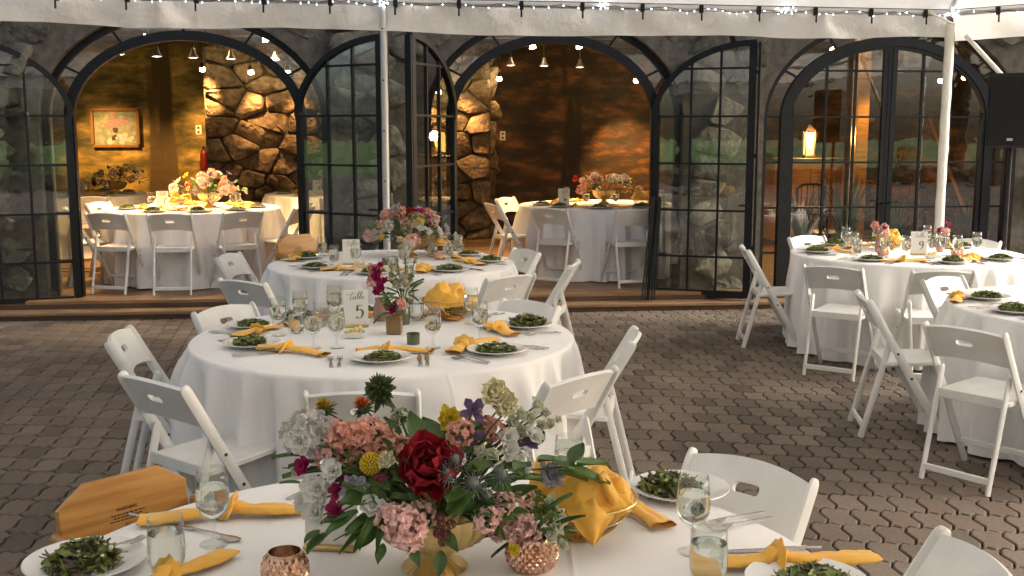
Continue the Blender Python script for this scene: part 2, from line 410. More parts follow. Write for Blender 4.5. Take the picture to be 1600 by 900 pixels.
b = MB(); b.box((0, 0, 0), (15.2, .03, .06)); O('riser', b.mesh('step_riser', m_darkwood), step, T(0, -.07, -.042))

# side and back walls of the hall with the painted murals, ceiling with beams
def mural_mat(name, lo, mid, hi, trunk, trunk_w, zmid):
    m = bpy.data.materials.new(name); m.use_nodes = True; n = m.node_tree.nodes; l = m.node_tree.links; b = n['Principled BSDF']
    b.inputs['Roughness'].default_value = .6
    tc = n.new('ShaderNodeTexCoord'); mp = n.new('ShaderNodeMapping'); mp.inputs['Scale'].default_value = (.8, 1, 2.0); l.new(tc.outputs['Object'], mp.inputs[0])
    nz = n.new('ShaderNodeTexNoise'); nz.inputs['Scale'].default_value = 2.1; nz.inputs['Detail'].default_value = 8; nz.inputs['Roughness'].default_value = .65; l.new(mp.outputs[0], nz.inputs['Vector'])
    rp = n.new('ShaderNodeValToRGB'); e = rp.color_ramp.elements; e[0].position = .36; e[0].color = lo + (1,); e[1].position = .66; e[1].color = hi + (1,); q = e.new(.5); q.color = mid + (1,)
    l.new(nz.outputs[0], rp.inputs[0])
    m2 = n.new('ShaderNodeMapping'); m2.inputs['Scale'].default_value = (.62, 1, .07); l.new(tc.outputs['Object'], m2.inputs[0])
    n2 = n.new('ShaderNodeTexNoise'); n2.inputs['Scale'].default_value = 2.4; n2.inputs['Detail'].default_value = 3; l.new(m2.outputs[0], n2.inputs['Vector'])
    r2 = n.new('ShaderNodeValToRGB'); r2.color_ramp.elements[0].position = trunk_w; r2.color_ramp.elements[1].position = trunk_w + .04; l.new(n2.outputs[0], r2.inputs[0])
    mx = n.new('ShaderNodeMix'); mx.data_type = 'RGBA'; l.new(r2.outputs[0], mx.inputs[0]); l.new(rp.outputs[0], mx.inputs[6]); mx.inputs[7].default_value = trunk + (1,)
    l.new(mx.outputs[2], b.inputs['Base Color'])
    bp = n.new('ShaderNodeBump'); bp.inputs['Strength'].default_value = .5; bp.inputs['Distance'].default_value = .03; l.new(nz.outputs[0], bp.inputs['Height']); l.new(bp.outputs[0], b.inputs['Normal'])
    return m
m_mural = mural_mat('forest_mural', (.05, .05, .012), (.2, .15, .03), (.55, .38, .1), (.08, .055, .016), .62, 1)
m_mural2 = mural_mat('dusk_mural', (.014, .012, .006), (.05, .027, .01), (.24, .1, .026), (.02, .015, .009), .6, 1)
BY = 6.15
b = MB(); b.box((-6.3, BY + .1, 1.6), (5.0, .2, 3.2)); O_ = O('forest_mural_wall', b.mesh('mural_wall', m_mural), None, BM); tag(O_, 'ochre and green forest mural on the back wall beside the chimney', 'wall')
b = MB(); b.box((4.4, BY + .1, 1.6), (8.6, .2, 3.2)); O_ = O('dusk_mural_wall', b.mesh('mural_wall', m_mural2), None, BM); tag(O_, 'dark dusk mural with tree trunks on the back wall right of the chimney', 'wall')
b = MB(); b.box((-8.3, 3.2, 1.6), (.2, 6.2, 3.2)); O_ = O('hall_side_wall', b.mesh('side_wall', m_mural), None, BM); tag(O_, 'painted side wall at the left end of the hall', 'wall')
b = MB(); b.box((8.7, 3.2, 1.6), (.2, 6.2, 3.2)); O_ = O('hall_side_wall', b.mesh('side_wall', m_mural), None, BM); tag(O_, 'painted side wall at the right end of the hall', 'wall')
b = MB(); b.box((.4, 3.2, 3.26), (17.4, 7.2, .12)); ceil = struct(O('ceiling', b.mesh('ceiling', m_darkwood), None, BM))
b = MB(); b.box((0, 0, 0), (17.2, .2, .24), None, .01); bm_ = b.mesh('ceiling_beam', m_darkwood)
for y in (1.1, 2.6, 4.1, 5.5): O('beam', bm_, ceil, T(.4, y, 3.08))
b = MB(); b.box((0, 0, 0), (.16, 5.8, .16), None, .01); bm_ = b.mesh('ceiling_joist', m_darkwood)
for x in (-6.5, -4.5, -2.5, -.5, 1.5, 3.5, 5.5): O('joist', bm_, ceil, T(x, 3.3, 3.12))
b = MB(); b.box((.4, 3.2, 3.57), (18.5, 7.0, .12)); tag(O('hall_roof', b.mesh('hall_roof', m_darkwood), None, BM), 'dark roof over the stone hall', 'roof')
# stone chimney
CX0, CX1, CYF = -3.86, .22, 5.35
b = MB(); b.box(((CX0 + CX1) / 2, CYF + .45, 1.6), (CX1 - CX0, .9, 3.1)); chim = O('stone_chimney', b.mesh('chimney_core', m_mortar), None, BM)
tag(chim, 'wide fieldstone chimney breast lit by spotlights inside the hall', 'chimney')
for (c, m) in rubble(CX0, CX1, FZ, 3.0, 105, 1.6, 21, relief=.1, gap=.011):
    O('stone', m.mesh('stone', m_stone, 60), chim, T(c[0], CYF, c[1]))
for (c, m) in rubble(CYF, CYF + .85, FZ, 3.0, 16, 1.5, 22, relief=.09, gap=.014):
    O('stone', m.mesh('stone', m_stone, 60), chim, T(CX1, c[0], c[1]) @ RZ(pi / 2))
# ------------------------------------------------------------------ arched iron frames with side lights, and the door leaves
ROWS = [.12, .5, .96, 1.42, 1.88, 2.34]
def ell(c, a, b, t): return (c - a * math.cos(t), SP + b * math.sin(t))     # t 0..pi left to right
def frame_arch(cx, a, b, bar, y, dpt, z0):
    P = [(cx - a, y, z0), (cx - a, y, SP)] + [(q[0], y, q[1]) for q in (ell(cx, a, b, pi * k / 28) for k in range(1, 28))] + [(cx + a, y, SP), (cx + a, y, z0)]
    m = MB(); m.tube(P, 1, prof=[(-dpt / 2, -bar / 2), (dpt / 2, -bar / 2), (dpt / 2, bar / 2), (-dpt / 2, bar / 2)])
    return m
def pane_poly(pts, y=0, th=.006):
    n = len(pts); v = [(p[0], y - th / 2, p[1]) for p in pts] + [(p[0], y + th / 2, p[1]) for p in pts]
    m = MB(); m.add(v, [tuple(range(n)), tuple(range(n, 2 * n))[::-1]] + [(i, i + n, (i + 1) % n + n, (i + 1) % n) for i in range(n)])
    return m
def bar_mb(p, q, w=.022, d=.03, y=0):
    m = MB(); m.tube([(p[0], y, p[1]), (q[0], y, q[1])], 1, prof=[(-d / 2, -w / 2), (d / 2, -w / 2), (d / 2, w / 2), (-d / 2, w / 2)], up=(q[1] - p[1] + 1e-4, 0, p[0] - q[0])); return m
def door_frame(cx, w, label):
    t = thing('door_frame', label, 'door frame', BM, 'iron door frames of the arches'); y = .12
    O('inner_arch', frame_arch(cx, w + .035, RI + .035, .075, y, .09, .1).mesh('inner_arch', m_iron), t)
    A, Bq = w + SIDE, RI + SIDE - .03
    O('outer_arch', frame_arch(cx, A - .025, Bq - .025, .05, y, .08, .1).mesh('outer_arch', m_iron), t)
    ai, bi, ao, bo = w + .07, RI + .07, A - .05, Bq - .05
    for s in (-1, 1):
        for k in range(len(ROWS) - 1):
            z0, z1 = ROWS[k], min(ROWS[k + 1], SP)
            x0, x1 = cx + s * ai, cx + s * ao
            O('glazing_bar', bar_mb((x0, z0), (x1, z0), y=y).mesh('glazing_bar', m_iron), t)
            if z1 - z0 > .05: O('pane', pane_poly([(x0, z0), (x1, z0), (x1, z1), (x0, z1)][::s], y).mesh('pane', m_pane), t)
    ts = [0, .17, .33, .5, .67, .83, 1]
    for k in range(6):
        if k: O('glazing_bar', bar_mb(ell(cx, ai, bi, pi * ts[k]), ell(cx, ao, bo, pi * ts[k]), y=y).mesh('glazing_bar', m_iron), t)
        P = [ell(cx, ai, bi, pi * (ts[k] + (ts[k + 1] - ts[k]) * j / 5)) for j in range(6)] + [ell(cx, ao, bo, pi * (ts[k] + (ts[k + 1] - ts[k]) * j / 5)) for j in range(5, -1, -1)]
        O('pane', pane_poly(P, y).mesh('pane', m_pane), t)
    return t
door_frame(*UNITS[0], 'black iron arched frame around the left opening')
door_frame(*UNITS[1], 'black iron arched frame around the middle opening')
door_frame(*UNITS[2], 'black iron arched frame around the closed right doors')
def door_leaf(w, side, label, M):
    """hinge at x=0, leaf runs along side*x; the arch rises towards the meeting stile"""
    t = thing('door_leaf', label, 'door', M, 'black iron glass door leaves')
    A = w; B_ = RI
    top = lambda x: SP + B_ * math.sqrt(max(0, 1 - ((A - x) / A) ** 2))
    f = MB(); pr = lambda a, b: [(-a / 2, -b / 2), (a / 2, -b / 2), (a / 2, b / 2), (-a / 2, b / 2)]
    arcp = [(side * (A - A * math.cos(u)), 0, SP + B_ * math.sin(u)) for u in [pi / 2 * k / 14 for k in range(15)]]
    O('hinge_stile', MB().box((side * .03, 0, .1 + (SP - .1) / 2), (.06, .05, SP - .1)).mesh('hinge_stile', m_iron), t)
    ar = MB(); ar.tube([(p[0] + (side * .03 if i == 0 else 0), 0, p[2] - .02) for i, p in enumerate(arcp)], 1, prof=pr(.052, .06)); O('arched_rail', ar.mesh('arched_rail', m_iron), t)
    hs = SP + B_ - .02
    O('meeting_stile', MB().box((side * (w - .035), 0, (hs + .1) / 2), (.07, .054, hs - .1)).mesh('meeting_stile', m_iron), t)
    O('closing_flange', MB().box((side * (w + .028), 0, (hs + .1) / 2), (.022, .06, hs - .1)).box((side * (w + .008), 0, .6), (.03, .03, .04)).box((side * (w + .008), 0, 1.5), (.03, .03, .04)).box((side * (w + .008), 0, 2.3), (.03, .03, .04)).mesh('closing_flange', m_iron), t)
    O('bottom_rail', MB().box((side * w / 2, 0, .13), (w - .13, .048, .07)).mesh('bottom_rail', m_iron), t)
    O('door_handle', MB().tube([(side * (w - .035), -.03, 1.0), (side * (w - .035), -.08, 1.02), (side * (w - .12), -.085, 1.02)], .009, 6).mesh('door_handle', m_iron, True), t)
    xs = [.06, .06 + (w - .13) * .36, .06 + (w - .13) * .69, w - .07]
    for k in (1, 2):
        O('glazing_bar', MB().box((side * xs[k], 0, (.165 + top(xs[k]) - .04) / 2), (.022, .034, top(xs[k]) - .04 - .165)).mesh('glazing_bar', m_iron), t)
    for z in ROWS[1:]:
        x0 = .05 if z < SP else A - A * math.sqrt(max(0, 1 - ((z - SP) / B_) ** 2))
        if w - .07 - x0 > .05: O('glazing_bar', MB().box((side * (x0 + w - .07) / 2, 0, z), (w - .07 - x0, .03, .02)).mesh('glazing_bar', m_iron), t)
    zz = [.165] + ROWS[1:] + [3.2]
    for i in range(3):
        for k in range(len(zz) - 1):
            n = 8; up = []
            for j in range(n + 1):
                x = xs[i] + (xs[i + 1] - xs[i]) * j / n; h = min(zz[k + 1], top(x) - .03)
                up.append((x, h))
            up = [p for p in up if p[1] > zz[k] + .005]
            if len(up) < 2: continue
            P = [(up[0][0], zz[k]), (up[-1][0], zz[k])] + up[::-1]
            # drop collinear top points
            if all(abs(p[1] - zz[k + 1]) < 1e-6 for p in up): P = [(up[0][0], zz[k]), (up[-1][0], zz[k]), up[-1], up[0]]
            P = [(side * x, z) for x, z in P][::side]
            O('pane', pane_poly(P, 0).mesh('pane', m_pane), t)
    return t
def leaf_at(u, side, beta, label):
    c, w = UNITS[u]; hx = c - w if side < 0 else c + w       # hinge on the left (-1) or right (+1) jamb, opened outwards
    door_leaf(w, side, label, BM @ T(hx + side * .0, .05, 0) @ RZ(-side * rad(beta)))
leaf_at(0, -1, 14, 'glass door leaf folded back against the wall at the left edge')
leaf_at(0, 1, 37, 'glass door leaf standing open right of the left arch')
leaf_at(1, -1, 64, 'glass door leaf opened steeply beside the tent pole')
leaf_at(1, 1, 24, 'glass door leaf standing open right of the middle arch')
c, w = UNITS[2]
door_leaf(w, 1, 'closed left leaf of the right arched doors', BM @ T(c - w, .12, 0))
door_leaf(w, -1, 'closed right leaf of the right arched doors', BM @ T(c + w, .123, 0))

# ------------------------------------------------------------------ the tent
TA, TP, TC = Vector((-7.5, 8.12, 0)), Vector((-1.07, 9.27, 0)), Vector((4.0, 10.17, 0))
TD, TE, TF = Vector((6.3, 7.9, 0)), Vector((6.6, -2.2, 0)), Vector((-7.5, -2.2, 0))
EH = 2.80
tent = thing('frame_tent', 'white canopy frame tent over the paved courtyard', 'tent', None)
def up(p, z): return (p.x, p.y, z)
b = MB(); b.tube([up(TA, EH), up(TC, EH)], .028, 10); O('eave_beam', b.mesh('eave_beam', m_alu, True), tent)
for a, c_ in ((TC, TD), (TD, TE), (TE, TF), (TF, TA)):
    b = MB(); b.tube([up(a, EH), up(c_, EH)], .028, 10); O('eave_beam', b.mesh('eave_beam', m_alu, True), tent)
for p in (TA, TP, TC, TD, TE, TF):
    b = MB(); n = 40
    if p is TC:
        b.tube([(p.x + .0012 * math.sin(i * 1.1), p.y, 2.72 * i / n) for i in range(n + 1)], [.042 + .0016 * math.sin(i * 1.7) + .0015 * math.sin(i * .6) for i in range(n + 1)], 12); ms_ = m_sleeve
    else: b.tube([up(p, 0), up(p, EH - .02)], .031, 12); ms_ = m_alu
    lg = O('leg', b.mesh('tent_leg', ms_, True), tent)
    O('base_plate', MB().box((p.x, p.y, .008), (.2, .2, .012), None, .003).mesh('base_plate', m_alu), lg)
for i in range(5):      # button holes on the middle leg
    b = MB(); b.tube([(TP.x - .005, TP.y - .0335, .9 + i * .42), (TP.x - .005, TP.y - .029, .9 + i * .42)], .008, 8); O('lock_button', b.mesh('lock_button', m_bolt), tent)
b = MB(); b.tube([(TC.x + .12, TC.y - .06, 2.6), (TC.x + .62, TC.y - .35, 1.95)], .02, 8); O('brace', b.mesh('tent_brace', m_sleeve, True), tent)
b = MB(); b.tube([(TC.x + .02, TC.y - .03, 2.7), (TC.x - .22, TC.y - .07, 2.8)], .012, 8); O('corner_strut', b.mesh('corner_strut', m_sleeve, True), tent)
# valance: loose fabric hanging under the eave
def valance(a, c_, seed, h0=.255):
    d = c_ - a; L = d.length; e = d / L; nrm = Vector((-e.y, e.x, 0)); r = random.Random(seed); ph = [r.uniform(0, 6) for _ in range(6)]
    n = int(L / .05)
    def fn(u, v):
        s = u * L; q = a + e * s
        fold = .025 * math.sin(s * 1.9 + ph[0]) + .022 * math.sin(s * 4.3 + ph[1] + 2.5 * v) + .012 * math.sin(s * 9 + ph[2] - 4 * v) + .008 * math.sin(s * 17 + ph[5] + 5 * v)
        seam = math.exp(-((s % 1.9 - .95) / .07) ** 2)
        drop = h0 + .014 * math.sin(s * .8 + ph[3]) + .01 * math.sin(s * 2.3 + ph[4]) + .012 * abs(math.sin(s * 1.65))
        off = .045 + fold * (.3 + v) + .02 * math.sin(pi * v) - .07 * math.exp(-((s % 1.9 - .95) / (.02 + .13 * v)) ** 2) * v ** .5
        p = q + nrm * off
        return (p.x, p.y, EH + .03 - v * drop)
    b = MB(); b.grid(fn, n, 10); return b
for k, (a, c_) in enumerate(((TA, TC), (TC, TD), (TD, TE), (TE, TF), (TF, TA))):
    O('valance', valance(a, c_, k).mesh('valance', m_fabric, 'all'), tent)
    # hem cord along the lower edge
rg1, rg2 = Vector((-2.8, 4.0, 5.0)), Vector((2.4, 4.2, 5.0))
def facet(a, b_, c_, d_=None):
    q = MB(); d_ = d_ or c_
    def fn(u, v):
        p = (a * (1 - u) + b_ * u) * (1 - v) + (d_ * (1 - u) + c_ * u) * v
        return (p.x, p.y, p.z - .12 * math.sin(pi * u) * math.sin(pi * min(1, v * 1.1)))
    q.grid(fn, 14, 8); return q
E_ = lambda p: Vector((p.x, p.y, EH + .035))
for q in ((E_(TA), E_(TC), rg2, rg1), (E_(TC), E_(TD), rg2), (E_(TD), E_(TE), rg2), (E_(TE), E_(TF), rg1, rg2), (E_(TF), E_(TA), rg1)):
    O('roof_panel', facet(*q).mesh('roof_panel', m_fabric, 'all'), tent)
for p, q in ((TC, rg2), (TP, rg1), (TD, rg2)):
    b = MB(); b.tube([up(p, EH + .01), (q.x, q.y, q.z - .05)], .025, 8); O('rafter', b.mesh('rafter', m_alu, True), tent)
# fabric clips along the eave
b = MB(); b.box((0, 0, 0), (.035, .05, .07), None, .006); b.tube([(0, -.03, -.03), (0, -.035, -.1)], .008, 6); cl_ = b.mesh('eave_clip', m_black)
for a, c_, n in ((TA, TC, 22), (TC, TD, 4)):
    for i in range(n):
        p = a + (c_ - a) * ((i + .5) / n); O('eave_clip', cl_, tent, T(p.x, p.y - .03, EH - .01))
# fairy lights on the beam
m_fairy = emit('fairy_bulb', (.8, .87, 1), 5)
fs_ = thing('string_lights', 'string of tiny cold white lights along the tent eave', 'string lights')
rr = random.Random(5); wire = []; bl = MB()
S0 = TA + (TC - TA) * .06
def bulb(p, r=.006): bl.lathe([(.0005, -r * 1.6), (r * .8, -r * .6), (r * .8, r * .5), (.0005, r)], 5, T(*p))
for a, c_, n in ((S0, TC, 170), (TC, TD, 34)):
    for i in range(n):
        p = a + (c_ - a) * (i / n); q = (p.x, p.y - .035, EH - .015 + .012 * math.sin(i * .9) + rr.uniform(-.012, .012)); wire.append(q)
        if i % 2 == 0 or rr.random() < .3: bulb((q[0], q[1] - .006, q[2] - .008), .0048)
for c_, n in ((TP, 10), (TC, 16), (TP + (TC - TP) * .36, 9), (TP + (TC - TP) * .69, 9), (TA + (TP - TA) * .46, 8)):
    for i in range(n): bulb((c_.x + rr.gauss(0, .05), c_.y - .06 + rr.uniform(-.02, .01), EH + rr.gauss(-.005, .02)), .006)
b = MB(); b.tube(wire, .003, 4); O('wire', b.mesh('light_wire', m_bolt), fs_)
o = O('bulb_chain', bl.mesh('bulb_chain', m_fairy), fs_); o['kind'] = 'stuff'

# ------------------------------------------------------------------ lamps in the hall
m_bulb = emit('lamp_bulb', (1, .74, .36), 26); m_bulb2 = emit('pendant_bulb', (1, .86, .66), 5)
m_shade = mat('dark_lamp_shade', (.05, .04, .03), .4, metal=.6); m_shadeg = mat('grey_lamp_shade', (.35, .34, .32), .35, metal=.6)
sh = MB(); sh.lathe([(.004, .1), (.018, .095), (.026, .06), (.03, .035), (.024, .03), (.004, .03)], 14); shade_me = sh.mesh('lamp_cap', m_shade, True)
bb = MB(); bb.lathe([(.004, .04), (.022, .036), (.032, .015), (.041, -.02), (.04, -.028), (.004, -.034)], 16); bulb_me = bb.mesh('lamp_bulb', m_bulb, True)
sh = MB(); sh.lathe([(.012, .1), (.02, .09), (.03, .045), (.06, .0), (.057, -.003), (.028, .04), (.01, .08)], 18); pend_me = sh.mesh('pendant_shade', m_shadeg, True)
bb = MB(); bb.lathe([(.004, -.006), (.05, .0), (.046, .008), (.004, .01)], 16); pbulb_me = bb.mesh('pendant_bulb', m_bulb2, True)
def lamp(x, y, z, kind, label, power=0, aim=(0, 0, -1), size=75, blend=.8, colr=(1, .6, .25), top=3.2, group='spotlights on the hall ceiling'):
    a = Vector(aim).normalized(); rot = (-a).to_track_quat('Z', 'Y').to_matrix().to_4x4() if kind == 'spot' else Matrix.Identity(4)
    t = thing('spotlight' if kind == 'spot' else 'pendant_lamp', label, 'lamp', T(x, y, z), group)
    b = MB(); b.tube([(0, 0, .05), (0, 0, top - z)], .007, 6); O('stem', b.mesh('lamp_stem', m_shade), t)
    O('lamp_shade', shade_me if kind == 'spot' else pend_me, t, rot); O('bulb', bulb_me if kind == 'spot' else pbulb_me, t, rot @ SC(.95 if kind == 'spot' else 1))
    if power:
        L = bpy.data.lights.new('lamp_light', 'SPOT'); L.energy = power * LAMP; L.color = colr; L.spot_size = rad(size); L.spot_blend = blend; L.shadow_soft_size = .05
        lo = bpy.data.objects.new('lamp_light', L); col.objects.link(lo); lo.parent = t; lo.matrix_basis = T(*(a * .1)) @ rot
# (x, y, z) worked out from where the lamps hang in the hall
def hall_wall(px, py, yl):
    dx = (px - 800) / 1700; dy = (450 - py) / 1700; Y = CT + dy * ST; Z = -ST + dy * CT; t = (10.75 + 1.005 * yl) / (Y - .1 * dx)
    return dx * t, Y * t, 1.75 + Z * t
def hall(px, py, z):
    dx = (px - 800) / 1700; dy = (450 - py) / 1700; Y = CT + dy * ST; Z = -ST + dy * CT; t = (z - 1.75) / Z
    return dx * t, Y * t, z
ordn = ['first', 'second', 'third', 'fourth', 'fifth', 'sixth', 'seventh']
for i, (u, v) in enumerate([(228, 58), (322, 60), (415, 61)]): lamp(*hall(u, v, 2.74), 'spot', 'bright spotlight high in the left arch, %s from the left' % ordn[i], 80, ((-.15, 0, .2)[i], .1, -1), 95)
for i, (u, v) in enumerate([(722, 68), (832, 72), (905, 72)]): lamp(*hall(u, v, 2.74), 'spot', 'bright spotlight high in the middle arch, %s from the left' % ordn[i], 80, ((-.05, .15, .35)[i], .08, -1), 90)
for u, v, w_ in ((1270, 118, 'low at the left of the right arch'), (1390, 96, 'in the middle of the right arch')):
    lamp(*hall(u, v, 2.74 if v < 90 else 2.6), 'spot', 'small ceiling spotlight ' + w_, 25, (0, .3, -1), 85)
for i, (u, v) in enumerate([(186, 85), (245, 88), (302, 90), (361, 92), (430, 94)]): lamp(*hall(u, v, 2.52), 'pendant', 'small cone pendant in the left arch, %s from the left' % ordn[i], 26 if i in (0, 1, 3) else 0, (0, 0, -1), 130, colr=(1, .66, .34), group='pendants over the hall tables')
for i, (u, v) in enumerate([(743, 102), (798, 102), (850, 103), (906, 105)]): lamp(*hall(u, v, 2.52), 'pendant', 'small cone pendant in the middle arch, %s from the left' % ordn[i], 24 if i == 2 else 0, (0, 0, -1), 130, colr=(1, .66, .34), group='pendants over the hall tables')
for u, v, w_, pw, yl, am, sz in ((316, 107, 'near the forest mural', 75, 4.9, (-.15, .9, -.8), 60), (392, 112, 'over the big chimney stone', 24, 4.9, (.0, .6, -1), 62), (450, 113, 'right of the chimney stones', 20, 4.9, (.1, .5, -1), 62),
        (722, 122, 'at the right edge of the chimney', 24, 4.9, (.1, .5, -1), 66), (780, 122, 'over the dusk mural outlet', 5, 5.2, (0, .7, -1), 70), (994, 125, 'over the orange glow of the dusk mural', 85, 5.1, (-.02, .8, -1), 58), (1048, 127, 'behind the middle arch door glass', 10, 4.9, (.3, .8, -1), 70),
        (64, 103, 'behind the leftmost door glass', 110, 4.9, (.4, .8, -1), 66), (1303, 77, 'high in the right arch', 14, 3.0, (-.3, 1, -.7), 80), (1470, 125, 'beside the tent corner pole', 10, 4.4, (.2, .8, -1), 80), (1507, 120, 'above the tent brace', 16, 4.4, (.3, .8, -1), 80),
        (686, 143, 'low behind the half open door leaf', 14, 5.0, (-.2, .5, -1), 80), (667, 147, 'lowest behind the half open door leaf', 0, 5.0, (0, .5, -1), 80)):
    lamp(*hall_wall(u, v, yl), 'spot', 'glowing spotlight ' + w_, pw, am, sz, 1.0, colr=(1, .5, .16))
# things on the back wall
def B_(x, y, z): return BM @ T(x, y, z)
LX = lambda X, y: (X - 0) / math.cos(math.atan(.1)) + .1 * y   # world X to local x at local depth y
t = thing('framed_painting', 'framed painting of pink flowers in a dark vase on the mural wall', 'painting', B_(-5.3, BY - .02, 1.78))
m_fr = mat('gilt_frame', (.3, .16, .05), .4, metal=.4); m_cv = mat('canvas_green', (.16, .2, .13), .7, c2=(.3, .33, .24), vscale=9)
f = MB(); W_, H_ = .66, .54
for c_, d in (((0, -.01, H_ / 2), (W_, .05, .045)), ((0, -.01, -H_ / 2), (W_, .05, .045)), ((-W_ / 2, -.01, 0), (.045, .05, H_ - .046)), ((W_ / 2, -.01, 0), (.045, .05, H_ - .046))): f.box(c_, d, None, .006)
O('frame', f.mesh('picture_frame', m_fr), t); cv = O('canvas', MB().box((0, 0, 0), (W_ - .04, .02, H_ - .04)).mesh('canvas', m_cv), t)
rr = random.Random(9)
def dabs(n, cx, cz, sx, sz, r, c, nm):
    q = MB()
    for i in range(n):
        x, z = rr.gauss(cx, sx), rr.gauss(cz, sz); x = max(-.27, min(.27, x)); z = max(-.21, min(.21, z)); k = rr.uniform(.6, 1.3) * r
        q.lathe([(k, 0), (.001, .002)], 7, T(x, -.0105 - i * .00012, z) @ RX(pi / 2) @ SC(1, rr.uniform(.5, 1.2), 1), cap=False)
    o = O(nm, q.mesh(nm, mat('paint_' + nm, c, .6)), cv); o['kind'] = 'stuff'
dabs(26, .0, .07, .09, .05, .028, (.62, .2, .24), 'pink_blooms'); dabs(10, -.02, -.12, .02, .04, .035, (.03, .03, .035), 'vase_dabs'); dabs(18, .12, -.16, .09, .03, .035, (.5, .48, .42), 'cloth_dabs'); dabs(24, .15, .02, .1, .08, .02, (.3, .34, .26), 'leaf_dabs'); dabs(16, -.16, .03, .06, .1, .022, (.42, .36, .2), 'ochre_dabs')
b = MB(); b.box((0, 0, 0), (.085, .012, .14), None, .004); pl_me = b.mesh('switch_plate', m_card); b = MB(); b.box((0, -.009, .03), (.03, .01, .03)).box((0, -.009, -.03), (.03, .01, .03)); sk_me = b.mesh('socket', m_bolt)
build('wall_outlet', [('plate', pl_me), ('socket', sk_me)], 'white outlet plate on the forest mural left of the chimney', 'outlet', B_(-4.1, BY - .008, 1.75))
build('wall_outlet', [('plate', pl_me), ('socket', sk_me)], 'white outlet plate on the dusk mural right of the chimney', 'outlet', B_(.47, BY - .008, 1.66))
m_red = mat('extinguisher_red', (.16, .008, .006), .4)
t = thing('fire_extinguisher', 'red fire extinguisher hanging beside the chimney', 'extinguisher', B_(-4.02, BY - .12, 1.15) @ SC(.8))
b = MB(); b.lathe([(.01, 0), (.06, .01), (.065, .04), (.065, .3), (.05, .36), (.02, .39), (.02, .41)], 16); O('cylinder', b.mesh('extinguisher_body', m_red, True), t)
b = MB(); b.box((0, 0, .43), (.03, .12, .03), None, .004); b.tube([(0, -.03, .42), (.07, -.05, .4), (.085, -.05, .25), (.08, -.05, .12)], .009, 6); O('valve_and_hose', b.mesh('extinguisher_valve', m_black), t)

# right of the hall, behind the closed doors
m_lampshade = emit('lit_lampshade', (1, .55, .1), 1.6)
t = thing('side_cabinet', 'brown wooden cabinet behind the closed right doors', 'cabinet', B_(4.55, 4.2, FZ))
O('body', MB().box((0, 0, .62), (1.0, .45, 1.1), None, .01).mesh('cabinet_body', m_pine), t); O('top', MB().box((0, 0, 1.19), (1.08, .5, .04), None, .006).mesh('cabinet_top', m_darkwood), t)
for s in (-1, 1): O('door', MB().box((s * .24, -.235, .6), (.46, .02, .95), None, .006).mesh('cabinet_door', m_pine), t)
t = thing('lantern', 'small lit yellow lantern standing on the brown cabinet', 'lantern', B_(4.6, 4.2, FZ + 1.21))
O('base', MB().box((0, 0, .02), (.15, .15, .04), None, .005).mesh('lantern_base', m_darkwood), t); O('roof', MB().lathe([(.11, .37), (.03, .45), (.01, .47)], 4, RZ(pi / 4)).mesh('lantern_roof', m_darkwood), t)
O('glow', MB().box((0, 0, .2), (.1, .1, .3)).mesh('lantern_glow', m_lampshade), t)
for sx_ in (-1, 1):
    for sy_ in (-1, 1): O('corner_post', MB().box((sx_ * .062, sy_ * .062, .205), (.016, .016, .33)).mesh('lantern_post', m_darkwood), t)
L = bpy.data.lights.new('lamp_light', 'POINT'); L.energy = 22 * LAMP; L.color = (1, .6, .2); L.shadow_soft_size = .08
lo = bpy.data.objects.new('lamp_light', L); col.objects.link(lo); lo.parent = t; lo.location = (0, -.12, .3)
t = thing('wooden_post', 'square timber post inside the right arch', 'post', B_(4.95, 3.3, FZ))
O('shaft', MB().box((0, 0, 1.45), (.17, .17, 2.9), None, .012).mesh('post_shaft', m_pine), t)
for k in range(3): O('shelf_bracket', MB().box((.12, 0, .9 + k * .42), (.1, .12, .06), None, .004).mesh('shelf_bracket', m_darkwood), t)
t = thing('leaning_timber', 'brown timber brace leaning inside the right arch', 'timber', B_(5.75, 2.4, FZ)); b = MB(); b.tube([(.55, 0, 0), (-.25, 0, 1.75)], 1, prof=[(-.045, -.045), (.045, -.045), (.045, .045), (-.045, .045)], up=(0, 1, 0)); O('bar', b.mesh('leaning_bar', m_pine), t)
for (x, y, s, lab) in ((3.65, 1.1, 1, 'black iron armchair behind the right arch glass, the left one'), (4.5, 1.0, -1, 'black iron armchair behind the right arch glass, the right one')):
    t = thing('iron_armchair', lab, 'chair', B_(x, y, FZ) @ RZ(.5 * s), 'iron armchairs inside')
    for px_, py_ in ((-.24, -.22), (.24, -.22), (-.24, .22), (.24, .22)):
        b = MB(); b.tube([(px_, py_, 0), (px_ * .95, py_, .45), (px_ * .98, py_ * .98, .66 if py_ < 0 else .95)], .014, 6); O('leg', b.mesh('iron_leg', m_iron, True), t)
    O('seat', MB().box((0, 0, .45), (.5, .46, .04), None, .012).mesh('iron_seat', m_iron), t)
    b = MB(); b.tube([(-.235, .215, .95), (-.1, .24, .99), (.1, .24, .99), (.235, .215, .95)], .014, 6)
    for k in range(4): b.tube([(-.15 + k * .1, .225, .47), (-.15 + k * .1, .235, .98)], .007, 5)
    O('backrest', b.mesh('iron_back', m_iron, True), t)
    for s2 in (-1, 1):
        b = MB(); b.tube([(s2 * .236, .21, .68), (s2 * .26, 0, .69), (s2 * .236, -.216, .66)], .013, 6); O('armrest', b.mesh('iron_arm', m_iron, True), t)
m_blade = mat('grass_blade', (.04, .09, .02), .6, c2=(.08, .15, .03), vscale=6, rnd=.2)
rr = random.Random(31)
